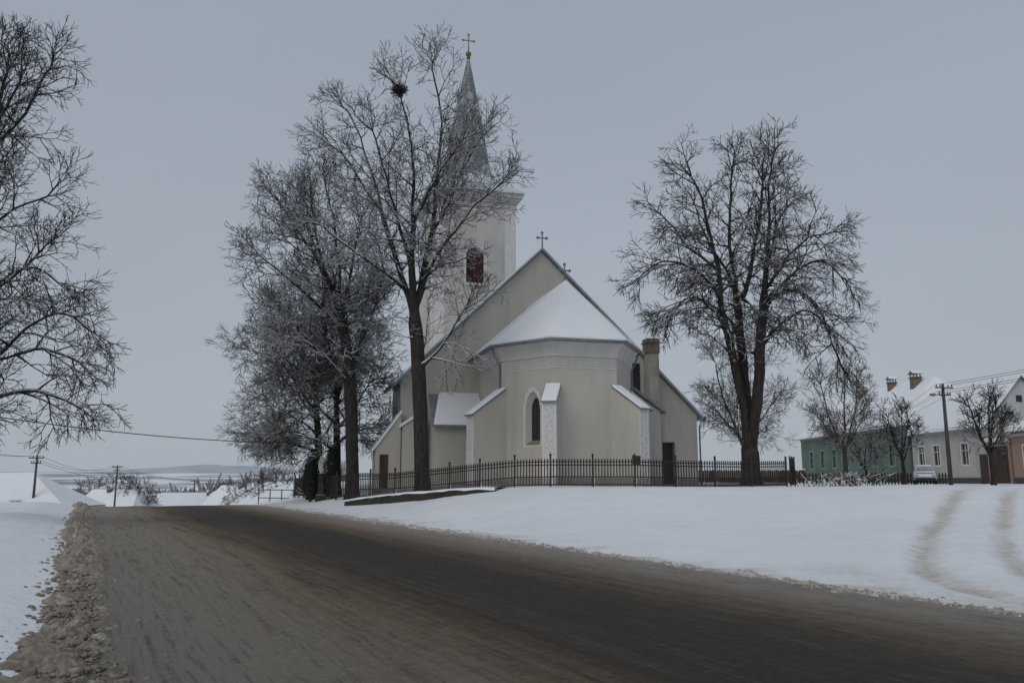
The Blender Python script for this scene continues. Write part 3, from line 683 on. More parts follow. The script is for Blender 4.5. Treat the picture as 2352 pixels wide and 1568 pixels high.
# ------------------------------------------------------------------ trees
def grow(base,limbs,ells,seed,r0,sp=(.45,.32,.26,.22),len1=(1.8,4.0),ups=(.035,.035,.04,.04),occ=(7,14,24),step=.3,tip=.0068,ex=.60,out=.03,noise_=.13,pad=.35,maxlev=4,shrink=1.0,snow=0,tw=(.30,.70)):
    rng=np.random.RandomState(seed)
    P=[np.array(base,float)]; par=[-1]; E_=[(np.array(e[0],float),np.array(e[1],float)) for e in ells]
    cen=sum(e[0] for e in E_)/len(E_)
    def inside(p):
        for c_,r_ in E_:
            q=(p-c_)/(r_+pad)
            if q@q<1: return True
        return False
    grid={}
    def cell(p): return (int(p[0]//.5),int(p[1]//.5),int(p[2]//.5))
    def addocc(p): 
        k=cell(p); grid[k]=grid.get(k,0)+1
    tasks=[]
    def perp(d):
        v=rng.normal(size=3); v-=d*(v@d); return v/(np.linalg.norm(v)+1e-9)
    def addline(pts,first=False):
        pts=[np.array(p,float) for p in pts]
        if not first:
            dd=[np.linalg.norm(p-pts[0]) for p in P]; st=int(np.argmin(dd)); pts=[P[st]]+(pts[1:] if dd[st]<.6 else pts); cur=st
        else: cur=0
        n=len(pts); idx=[]; wob=rng.normal(0,.05,3)
        for i in range(n-1):
            p0=pts[max(i-1,0)];p1=pts[i];p2=pts[i+1];p3=pts[min(i+2,n-1)]
            L=np.linalg.norm(p2-p1); m=max(1,int(L/step))
            for k in range(1,m+1):
                t=k/m; q=.5*((2*p1)+(-p0+p2)*t+(2*p0-5*p1+4*p2-p3)*t*t+(-p0+3*p1-3*p2+p3)*t**3)
                wob=wob*.85+rng.normal(0,.03,3)*(0.3 if first else 1)
                P.append(q+wob); par.append(cur); cur=len(P)-1; idx.append(cur)
        return idx
    lines=[addline([base]+limbs[0],True)]
    for l in limbs[1:]: lines.append(addline(l))
    for li,idx in enumerate(lines):
        if not idx: continue
        acc=rng.rand()*sp[0]; e=None
        for j,k in enumerate(idx):
            acc+=step; addocc(P[k])
            if not inside(P[k]) or (li==0 and j<len(idx)*.75): continue
            if acc>=sp[0]*rng.uniform(.6,1.5):
                acc=0; d=P[k]-P[par[k]]; d/=np.linalg.norm(d)+1e-9
                e=perp(d) if e is None or rng.rand()<.5 else -e+rng.normal(0,.5,3)
                e=e+(P[k]-cen)/(np.linalg.norm(P[k]-cen)+.1)*.5*np.array([1,1,.3]); e-=d*(e@d); e/=np.linalg.norm(e)+1e-9
                a=rad(rng.uniform(32,65)); t=j/len(idx)
                tasks.append((k,math.cos(a)*d+math.sin(a)*e,rng.uniform(*len1)*(1-.45*t),1))
        k=idx[-1]; d=P[k]-P[par[k]]; d/=np.linalg.norm(d)+1e-9
        if li>0 or len(lines)==1:
            for _ in range(4):
                a=rad(rng.uniform(6,32)); tasks.append((k,math.cos(a)*d+math.sin(a)*perp(d),rng.uniform(*len1)*.6,1))
    steps=(0,.30,.27,.22,.17)
    while tasks:
        nxt=[]
        for (st,d,L,lev) in tasks:
            sl=steps[lev]*max(.7,step/.3); n=max(2,int(L/sl)); cur=st; d=np.array(d); pos=P[st].copy(); was=inside(pos); acc=rng.rand()*sp[min(lev,3)]; e=None
            curve=perp(d)*rng.uniform(0,.05)
            for j in range(n):
                o=pos-cen; o/=np.linalg.norm(o)+.1
                if rng.rand()<.15: curve=perp(d)*rng.uniform(0,.06)
                d=d+rng.normal(0,noise_,3)*(.8 if lev<3 else 1.15)+curve+np.array([0,0,ups[lev-1]])+o*out; d/=np.linalg.norm(d)
                pos=pos+d*sl; ins=inside(pos)
                if was and not ins and rng.rand()<.5: break
                was=was or ins
                P.append(pos.copy()); par.append(cur); cur=len(P)-1; addocc(pos)
                if lev<maxlev:
                    acc+=sl; t=(j+1)/n
                    if acc>=sp[lev]*rng.uniform(.6,1.5) and t>.10:
                        acc=0; e=perp(d) if e is None or rng.rand()<.4 else -e+rng.normal(0,.45,3); e=e-d*(e@d); e/=np.linalg.norm(e)+1e-9
                        a=rad(rng.uniform(32,66)); cd=math.cos(a)*d+math.sin(a)*e
                        cl=(L*(.62-.30*t)*rng.uniform(.55,1.2) if lev<3 else rng.uniform(*tw))*shrink; cl=max(cl,.34)
                        q=pos+cd*min(.7,cl*.6)
                        if grid.get(cell(q),0)>occ[lev-1]: continue
                        nxt.append((cur,cd,cl,lev+1))
            if lev<maxlev and len(P)<75000:
                for _ in range(2):
                    a=rad(rng.uniform(12,40)); nxt.append((cur,math.cos(a)*d+math.sin(a)*perp(d),max(.40,L*.28),max(lev+1,3)))
        tasks=nxt
    Pa=np.array(P); par=np.array(par); N=len(Pa)
    ch=np.zeros(N,int); np.add.at(ch,par[1:],1)
    cn=np.where(ch==0,1.0,0.0)
    for k in range(N-1,0,-1): cn[par[k]]+=cn[k]
    r=tip+(r0-tip)*(cn/cn[0])**ex*1.0
    for _ in range(2):
        acc=np.zeros((N,3)); np.add.at(acc,par[1:],Pa[1:]); 
        has=(ch==1)&(np.arange(N)>0)
        avg=acc/np.maximum(ch,1)[:,None]; pp=Pa[np.maximum(par,0)]
        Pa=np.where(has[:,None],Pa*.7+.15*avg+.15*pp,Pa)
        big_=np.zeros(N); np.maximum.at(big_,par[1:],r[1:]); r=np.where(ch>0,.5*r+.25*big_+.25*r[np.maximum(par,0)],r)
    hz=Pa[:,2]-base[2]; r=r*(1+.45*np.exp(-np.maximum(hz,0)/.45)*(r>r0*.6))
    big=np.full(N,-1); 
    for k in range(1,N):
        p=par[k]
        if big[p]<0 or cn[k]>cn[big[p]]: big[p]=k
    seg=np.arange(1,N); p=par[1:]
    main=big[p]==seg
    T=np.zeros((N,3)); T[1:]=Pa[1:]-Pa[p]; T[0]=(0,0,1)
    T/=np.linalg.norm(T,axis=1)[:,None]+1e-9
    Tn=T.copy(); hasb=big>=0; Tn[hasb]=T[hasb]+T[big[hasb]]; Tn/=np.linalg.norm(Tn,axis=1)[:,None]+1e-9
    t0=np.where(main[:,None],Tn[p],T[seg]); r_0=np.where(main,r[p],np.minimum(r[seg]*1.25,r[p])); t1=Tn[seg]; r1=r[seg]
    def mesh(sel,k,name,mat,parent,merge,snowy=False):
        s=seg[sel]; a=Pa[p[sel]].copy(); b_=Pa[s].copy(); V=[]; ra=r_0[sel].copy(); rb_=r1[sel].copy()
        if snowy:
            for q,rr in ((a,ra),(b_,rb_)):
                rs=np.clip(rr*.74,.0085,.095); q[:,2]+=rr+rs*.1; rr[:]=rs
        for pos,t,rr in ((a,t0[sel],ra),(b_,t1[sel],rb_)):
            ref=np.array([.23,.96,.14]); s1=np.cross(t,ref); s1/=np.linalg.norm(s1,axis=1)[:,None]+1e-9; s2=np.cross(s1,t)
            th=np.arange(k)*2*np.pi/k+.4
            V.append(pos[:,None,:]+(s1[:,None,:]*np.cos(th)[None,:,None]+s2[:,None,:]*np.sin(th)[None,:,None])*rr[:,None,None])
        n=len(s); v=np.concatenate(V,1).reshape(-1,3)-np.array(base)
        o=(np.arange(n)*2*k)[:,None]; j=np.arange(k)[None,:]; j2=(j+1)%k
        f=np.stack([o+j,o+j2,o+k+j2,o+k+j],-1).reshape(-1,4)
        ob=fast_mesh(name,v,f,mat)
        if merge:
            bm=bmesh.new(); bm.from_mesh(ob.data); bmesh.ops.remove_doubles(bm,verts=bm.verts,dist=.0008); bmesh.ops.recalc_face_normals(bm,faces=bm.faces); bm.to_mesh(ob.data); bm.free()
        ob.parent=parent; return ob
    def fin(nm,label,mat,mat2,cat='tree',group=None):
        E=empty(nm,tuple(base),0,label,cat,group)
        bg_=r_0>.07
        if bg_.any(): mesh(bg_,10,'trunk',mat,E,True)
        mesh(~bg_,3 if N>40000 else 4,'crown',mat2,E,False)
        if snow>0:
            slope=np.abs(T[seg][:,2]); patch=vn(Pa[seg][:,0]/.8+Pa[seg][:,1]*.7,Pa[seg][:,2]/.8,seed)+.5
            sel=(slope<.90)&(r_0<.26)&(patch<snow+.3*(r_0>.018)-.26*(r_0<.009))&(rng.rand(len(seg))<.94)
            tag(mesh(sel,3,'branch_snow',M['branch_snow'],E,False,True),kind='stuff')
        return E
    return fin
def L3(y,*pts): return [(x,y+dy,z) for x,z,dy in pts]
YA=42.6
F=(-5.1,10.0,0)
t=grow((-4.55,YA,z1(-4.55,YA)-.1),[
 L3(YA,(-4.7,4.9,0),(-4.9,8.2,.03),(-5.12,10.3,0)),
 L3(YA,F,(-5.9,12.2,.5),(-6.8,14.8,.9),(-7.4,17,1.2),(-8.3,20,1.5),(-9.2,22.0,1.2)),
 L3(YA,F,(-5.25,12.9,-.3),(-5.2,16.5,-.6),(-5.5,20.2,-.8),(-6.1,22.4,-.6)),
 L3(YA,F,(-4.6,13.2,.5),(-4.1,17.3,.9),(-3.9,21.2,.5),(-4.4,24.0,.2)),
 L3(YA,(-4.8,11.6,.2),(-3.9,13.2,-.6),(-2.2,15.2,-1.3),(-.7,16.6,-1.7)),
 L3(YA,(-5.6,11.4,.2),(-6.8,12.3,-.8),(-8.4,13.2,-1.6),(-9.8,14.3,-2.2)),
 L3(YA,(-5.2,12.6,-.3),(-5.7,14,-1.4),(-6.3,16.5,-2.4),(-7.1,19,-2.8)),
 L3(YA,(-4.85,7.2,0),(-3.9,7.9,-.3),(-3.0,9.2,-.8),(-2.2,10.4,-1.0)),
 L3(YA,(-4.4,14.4,.6),(-3.8,16,1.5),(-2.6,19,2),(-1.8,20.5,2)),
 L3(YA,(-7.2,16,1),(-8.4,17.6,-.2),(-9.6,19,-.8)),
 L3(YA,(-5.3,15,-.5),(-3.9,17,-1.6),(-2.4,18.8,-2.2)),
],[((-5.4,YA,17.0),(4.9,4.2,5.4)),((-5.2,YA,21.2),(3.9,3,2.6)),((-4.1,YA,23.6),(1.0,1.2,1.7)),((-1.9,YA-.5,16.3),(2.4,2.4,3.4)),((-8.4,YA-.5,14.5),(2.6,2.6,3.4)),((-2.9,YA-.4,8.6),(1.8,1.4,3.1)),((-8.9,YA,19.8),(1.6,1.8,2.2))],11,.37,snow=.72,ex=.575,occ=(8,16,28),tip=.0072)
t('tall_tree','tall bare deciduous tree with snow-lined branches beside the church',M['bark_snowy'],M['crown_snowy'])
YB=47.5
F=(-9.9,10.4,0)
t=grow((-9.0,YB,z1(-9,YB)-.1),[
 L3(YB,(-9.15,5.2,0),(-9.5,8.5,0),(-9.9,10.8,0)),
 L3(YB,F,(-10.7,13.0,-.5),(-12.2,15.5,-1),(-13.5,17.5,-1)),
 L3(YB,F,(-10.3,14,.5),(-10.8,17.3,.6),(-11.4,19.7,.3)),
 L3(YB,F,(-9.4,13.6,-.6),(-8.8,16.5,-1)),
 L3(YB,(-9.7,9.6,0),(-11.0,11.2,-1),(-12.8,13.0,-1.8),(-14.2,14.0,-2)),
 L3(YB,(-9.4,8,0),(-8.6,9.6,0),(-7.8,11.6,-.5)),
 L3(YB,(-11.1,13.6,-.6),(-11.8,15.4,.8),(-12.7,18,1)),
 L3(YB,(-9.4,8.2,0),(-10.6,9.6,1),(-12.4,11.0,1.4),(-13.8,11.8,1.4)),
 L3(YB,(-9.3,7.0,0),(-10.2,8.0,-1),(-11.6,9.2,-1.6)),
 L3(YB,(-10.4,12.4,-.3),(-10.9,14.5,-1.8),(-11.4,17,-2.2)),
],[((-11.9,YB,15.0),(3.6,3.8,5.3)),((-13.4,YB-.5,14.2),(2.6,2.6,4.0)),((-9.2,YB,13.5),(2.4,2.5,4.4)),((-14.3,YB-1,11.6),(1.7,1.8,2.4)),((-7.8,YB,9.5),(1.6,1.8,2.8)),((-12.0,YB-1,10.4),(2.9,2,2.9))],12,.36,sp=(.36,.27,.23,.20),snow=.72,ex=.565,occ=(12,22,36),tip=.0075)
t('tall_tree','bare leaning tree with snow-lined branches behind the fence',M['bark_snowy'],M['crown_snowy'])
YC=53
t=grow((-12.1,YC,z1(-12.1,YC)-.1),[
 L3(YC,(-12.3,4,0),(-12.6,7,0)),
 L3(YC,(-12.6,6.8,0),(-13.6,10,.3),(-14.1,13.0,.3)),L3(YC,(-12.6,6.8,0),(-12.4,11,.5),(-12.3,14.5,.5)),L3(YC,(-12.5,5.6,0),(-14.0,8.0,-.6),(-15.2,10.2,-1)),L3(YC,(-12.4,4.2,0),(-13.8,5.4,-.6),(-15.4,6.4,-1)),L3(YC,(-12.3,3.6,0),(-13.4,4.4,.6),(-14.8,4.6,.8)),
 L3(YC,(-12.3,3.2,0),(-13.8,3.8,-.8),(-15.4,4.2,-1.2)),L3(YC,(-13.2,9,.2),(-14.4,10.4,1.4),(-15.2,12,1.8)),L3(YC,(-12.3,3.0,0),(-13.0,3.6,-1.4),(-14,3.6,-2)),
 L3(YC,(-12.5,5.0,0),(-13.6,6.6,1.2),(-15.2,8.2,1.8)),L3(YC,(-13.0,8,.2),(-14.6,9.2,-1.2),(-15.8,9.4,-1.6)),
],[((-13.8,YC,9.3),(3.8,3.5,5.5)),((-14.7,YC,5.2),(3.0,2.4,3.3))],13,.25,sp=(.26,.21,.18,.17),ups=(-.01,-.02,-.03,0),occ=(26,46,70),snow=.42,tip=.0082,ex=.58)
t('tree','dense bare tree with drooping fine twigs',M['bark_dark'],M['crown_dark'])
YC=51
t=grow((-10.6,YC,z1(-10.6,YC)-.1),[
 L3(YC,(-10.7,4,0),(-10.8,7,0)),
 L3(YC,(-10.8,6.8,0),(-11.5,10,.3),(-11.8,13.0,.3)),L3(YC,(-10.8,6.8,0),(-9.8,9.4,.5),(-9.2,12,.5)),L3(YC,(-10.7,4.6,0),(-9.6,6,-.5),(-8.6,7.6,-.6)),L3(YC,(-10.7,5.2,0),(-11.8,6.2,-.8),(-12.9,7.6,-1)),
 L3(YC,(-10.7,3.6,0),(-9.6,4.4,-.5),(-8.4,4.8,-.6)),L3(YC,(-10.7,3.2,0),(-11.6,3.9,-1.0),(-12.6,4.2,-1.2)),L3(YC,(-10.8,6,0),(-10.2,8,-1.4),(-9.9,10.5,-1.8)),
],[((-10.6,YC,9.0),(2.9,2.6,5.1)),((-9.9,YC,5.8),(2.8,2,3.6))],14,.23,sp=(.26,.21,.18,.17),ups=(-.01,-.02,-.03,0),occ=(26,46,70),snow=.42,tip=.0082,ex=.58)
t('tree','dense bare tree with many fine twigs',M['bark_dark'],M['crown_dark'])
YR=46
F=(13.1,3.2,0)
t=grow((13.1,YR,1.15),[
 L3(YR,(13.1,2.4,0),(13.1,3.4,0)),
 L3(YR,F,(12.78,5.2,-.1),(12.45,7.4,-.2),(11.9,10.3,-.4),(11.4,13.8,-.7),(10.8,17.3,-.6),(10.3,18.6,-.6)),
 L3(YR,F,(13.1,5.6,.25),(13.0,8.8,.5),(12.95,12.5,.9),(12.8,16.2,1),(13.0,19.6,.8)),
 L3(YR,F,(13.45,5.4,-.2),(13.75,7.8,-.3),(14.1,11.3,-.4),(14.6,15.1,-.3),(15.0,19.0,0),(15.3,20.5,0)),
 L3(YR,(11.9,10.8,-.4),(11.2,12.0,-1),(9.9,13.1,-1.4),(8.3,13.4,-1.8),(7.0,12.6,-2)),
 L3(YR,(14.4,11.9,-.4),(15.2,13.6,-1),(16.4,14.8,-1.4),(17.6,15.0,-1.8)),
 L3(YR,(14.1,10.4,-.4),(14.8,11.6,.8),(16.1,12.3,1),(17.5,11.6,1.1),(18.4,9.6,1.2),(18.9,8.0,1.2)),
 L3(YR,(12.9,12.5,.9),(12.5,14.2,2),(11.9,16,2.8),(11.3,18.4,3)),
 L3(YR,(14.6,13.8,-.3),(15.4,15.4,1.6),(16.2,17.0,2.6),(16.7,17.9,2.6)),
 L3(YR,(11.4,13.2,-.7),(10.1,14.8,.2),(9.4,16.2,.8),(8.9,17.0,1)),
 L3(YR,(13.2,12,0),(13.6,15,-1.5),(13.9,18.0,-2)),
 L3(YR,(12.1,9.4,-.3),(11.1,10.8,-1.2),(9.8,11.4,-1.8),(8.6,10.4,-2.0)),
 L3(YR,(14.1,11.3,-.3),(15.6,12.8,-2),(16.8,13.2,-2.6),(17.6,12.2,-2.8)),
 L3(YR,(13.0,9.6,.5),(12.4,11.2,1.8),(11.0,12.2,2.8),(9.8,11.6,3)),
 L3(YR,(13.9,9,-.3),(14.8,10,-1.4),(16,10.6,-2),(17,9.8,-2.2)),
],[((13.2,YR,15.4),(4.6,4.2,5.0)),((12.9,YR,19.0),(2.7,2.8,2.1)),((15.5,YR,18.4),(2.0,2.2,2.3)),((9.2,YR-.5,13.2),(2.6,2.7,3.4)),((7.6,YR-.8,11.7),(1.4,2,2.3)),((17.2,YR-.3,13.0),(2.0,2.8,3.9)),((18.1,YR+.4,9.2),(1.7,2,3.0)),((10.2,YR,10.4),(1.8,2,2.4)),((13.6,YR,11),(3.4,3,2.4))],15,.50,tip=.0082,ups=(-.03,-.055,-.06,-.02),len1=(1.8,3.8),sp=(.42,.34,.28,.25),occ=(7,13,22),noise_=.10,out=.05,pad=.3,snow=.12,tw=(.4,.9),ex=.57)
t('chestnut_tree','big bare spreading tree with close upright stems and fine twigs',M['bark_dark'],M['crown_dark'])
YL=28
zb0=z1(-20.2,YL)
t=grow((-20.2,YL,zb0-.1),[
 L3(YL,(-20.0,3,0),(-19.8,5,0)),
 L3(YL,(-19.8,4.8,0),(-18.4,7,-.5),(-17.1,8.2,-.8),(-16.1,8.6,-1),(-15.2,8.0,-1.1)),
 L3(YL,(-19.9,4,0),(-17.9,5.4,-.3),(-16.3,6.6,-.5),(-15.0,7.0,-.8),(-14.0,6.4,-.9)),
 L3(YL,(-19.8,5,0),(-19.5,9,.4),(-18.9,13,.4),(-18.3,16.3,.2)),
 L3(YL,(-19.8,5,0),(-20.3,9,0),(-20.4,13,.5),(-20.4,17,0)),
 L3(YL,(-20.0,3,0),(-18.0,4.2,.5),(-16.4,4.6,.7),(-15.0,4.0,.6)),
 L3(YL,(-19.5,8.6,.3),(-18.5,10.6,-.8),(-17.5,12.0,-1.3)),
 L3(YL,(-19.1,12,.4),(-18.1,13.8,-.4),(-17.2,15.2,-.8)),
 L3(YL,(-19.6,6.6,.2),(-18.2,8.6,1.2),(-17.2,10.2,1.6)),
 L3(YL,(-18.4,7,-.5),(-17.2,7.2,-1.6),(-16.2,7.2,-2.2)),
 L3(YL,(-18.9,13,.4),(-18.5,15,1.6),(-17.8,17.5,2)),
 L3(YL,(-19.3,10,.4),(-18.2,11.2,1.0),(-17.2,11.8,1.2)),
 L3(YL,(-19.9,4.4,0),(-18.4,5.6,1.2),(-17,6.2,1.8),(-15.8,5.8,2)),
 L3(YL,(-20.0,3.4,0),(-18.6,3.8,-1.2),(-17.2,3.8,-1.8)),
],[((-16.9,YL,6.4),(3.0,3,2.9)),((-15.2,YL,5.8),(1.8,2,2.5)),((-18.2,YL,11.0),(2.0,2.6,3.2)),((-18.7,YL,15.6),(2.5,3,4.4)),((-17.2,YL,4.2),(2.8,2.5,1.8))],16,.31,sp=(.32,.25,.21,.19),tip=.0054,len1=(1.3,2.7),occ=(12,22,36),pad=.15,snow=.32,tw=(.25,.55),ups=(-.01,-.02,-.01,.02),noise_=.14,ex=.55)
t('tree','bare roadside tree with snow dusted twigs',M['bark_dark'],M['crown_dark'])
def small(nm,x,y,h,cz,rx,rz,r0,n,seed,label,mat='bark_dark',D=.32,**kw):
    z=z1(x,y); f=(x,y,z+(cz-z)*.42)
    t=grow((x,y,z-.1),[[(x,y,z+(cz-z)*.45)],[f,(x-rx*.4,y,cz),(x-rx*.5,y,cz+rz*.5)],[f,(x+rx*.35,y+.2,cz),(x+rx*.4,y,cz+rz*.55)],[f,(x,y-.5,cz+rz*.6)],[f,(x-rx*.5,y-.3,cz-rz*.3)],[f,(x+rx*.5,y-.3,cz-rz*.25)]],
      [((x,y,cz),(rx,rx*.9,rz))],seed,r0,len1=(rx*.5,rx*.95),pad=.15,**kw)
    return t(nm,label,M[mat],M[mat])
small('tree',17.2,62,0,8.0,3.9,4.6,.22,0,21,'bare rounded tree behind the churchyard','bark_twig',tip=.0075,sp=(.36,.28,.24,.22))
small('tree',26.2,66,0,7.0,3.1,3.9,.18,0,22,'bare bushy tree with a slim trunk near the street','bark_twig',tip=.0075,sp=(.32,.28,.24,.22))
small('tree',27.0,58,0,4.9,1.6,1.7,.12,0,23,'small pruned tree in front of the green house','bark_dark',tip=.008,sp=(.3,.3,.3,.3),step=.22)
small('tree',27.4,48,0,4.9,1.6,1.5,.13,0,24,'small pruned knobbly tree by the gate','bark_dark',tip=.009,sp=(.3,.3,.3,.3),step=.22)
small('tree',29.5,70,0,3.6,1.4,1.2,.10,0,25,'young pruned tree by the street','bark_snowy',tip=.009,sp=(.3,.3,.3,.3),step=.22)
for k,(x,y,cz,rx,rz,lb) in enumerate(((-42,128,-2.4,3.6,2.8,'bare orchard tree in the valley'),(-37,118,-1.4,3.4,2.8,'bare shrubby tree in the valley'),(-33,112,-.8,3.4,3.0,'bare shrubby tree below the road'),(-61,132,-.8,3.0,2.8,'bare tree among the valley houses'),(-29,104,-.4,3.2,2.8,'bare bush-like tree behind the railing'),(-46,140,-2.0,3.4,2.8,'brownish bare tree on the valley slope'),(-52,118,-1.2,2.6,2.4,'dark bare tree between valley roofs'),(-70,140,-1.4,3.4,2.8,'dark bare tree beside a farmhouse'))):
    small('tree',x,y,0,cz,rx,rz,.18,0,26+k,lb,'bark_twig',tip=.014,sp=(.45,.4,.35,.35))
# nest
b=B(); rng=random.Random(5)
for i in range(200):
    a=Vector((rng.gauss(0,1),rng.gauss(0,1),rng.gauss(0,.8))).normalized()*rng.uniform(.15,.38); d_=Vector((rng.gauss(0,1),rng.gauss(0,1),rng.gauss(0,.4))).normalized()*.25
    b.tube([a-d_,a+d_],.014,3,False)
b.ball((0,0,0),.27,8,6,(1,1,.8)); nst=b.obj('bird_nest',M['iron']); nst.location=(-6.1,YA-.6,22.3); tag(nst,'round twig nest high in the tall tree','nest')
# far wood masses
b=B(); rng=random.Random(9)
for i in range(1900):
    yy=rng.uniform(190,620); xx=-yy*rng.uniform(.18,.60); hh=rng.uniform(5,9.5) if yy<350 else rng.uniform(3.5,8); z=z1(xx,yy)
    if vn(xx/40,yy/60,3)<-.05: continue
    for k in range(7):
        a=rng.uniform(0,6.3); b.tube([(xx,yy,z-.3),(xx+.18*hh*math.cos(a),yy+.18*hh*math.sin(a),z+hh*.5),(xx+.35*hh*math.cos(a),yy+.3*hh*math.sin(a),z+hh*rng.uniform(.7,1))],[.35,.5,.15],3,False)
M['farwood']=mk_mat('far_wood',(.18,.18,.185),(.26,.26,.265),.95,.2)  # bare wood paled to grey, distance haze put into the colour
tag(b.obj('distant_woodland',M['farwood']),'far off bare woodland in the snowy valley','woodland',kind='stuff')
# thujas
M['thuja']=mk_mat('thuja_foliage',(.018,.026,.016),(.035,.042,.026),.9,8,snow=(.55,.85,3,.6))
for k,(x,y,h,r,sd) in enumerate(((-12.0,50.2,2.5,.5,1),(-10.65,49.8,3.0,.52,2))):
    E=empty('thuja',(x,y,z1(x,y)),0,'columnar dark evergreen dusted with snow','evergreen shrub','evergreens beside the memorial')
    rng=random.Random(sd); b=B(); 
    for i in range(4200):
        t_=rng.random()**.8; z=.1+t_*h; rr=r*(math.sin(math.pi*min(.98,(t_*.85+.12)))**.7)*rng.uniform(.5,1.1); a=rng.uniform(0,6.283)
        c_=Vector((rr*math.cos(a),rr*math.sin(a),z)); up_=Vector((math.cos(a)*.5,math.sin(a)*.5,1)).normalized()*rng.uniform(.07,.15); sd_=Vector((-math.sin(a),math.cos(a),rng.uniform(-.5,.5)))*rng.uniform(.03,.06)
        b.add([c_-sd_,c_+sd_,c_+up_],[(0,1,2)])
    b.obj('crown',M['thuja'],E,False,False)
    b=B(); b.tube([(0,0,-.1),(0,0,h*.8)],[.08,.03],6); b.obj('trunk',M['bark_dark'],E)
# memorial
E=empty('memorial',(-11.3,49.9,z1(-11.3,49.9)),rad(8),'pale rounded stone memorial on a dark pedestal','memorial')
b=B(); b.box(-.3,.3,-.25,.25,-.1,.35); b.box(-.18,.18,-.16,.16,.35,1.6); b.obj('pedestal',M['stone'],E,bevel=.03)
b=B(); pts=[(.20*math.cos(a),2.1+.52*math.sin(a)) for a in np.linspace(0,2*math.pi,20)[:-1]]; b.extr(pts,-.1,.1); b.obj('head_stone',M['plaster_light'],E,bevel=.03)
# shrub near the fence end
E=empty('shrub',(16.2,41,z1(16.2,41)),0,'low snow covered leafless shrub','shrub')
b=B(); rng=random.Random(4)
for i in range(170):
    a=rng.uniform(0,6.3); x=rng.gauss(0,.75); l=rng.uniform(.3,.9); b.tube([(x,rng.gauss(0,.3),-.05),(x+.4*l*math.cos(a),.4*l*math.sin(a),l*.6),(x+.75*l*math.cos(a)+.1,.7*l*math.sin(a),l*.8)],[.018,.013,.006],4,False)
b.obj('stems',M['bark_snowy'],E)
b=B()
for i in range(24):
    x=rng.gauss(0,.7); b.ball((x,rng.gauss(0,.2),rng.uniform(.12,.40)),rng.uniform(.04,.09),7,5,(1.4,1,.55))
b.obj('snow_clumps',M['snow_roof'],E,True)

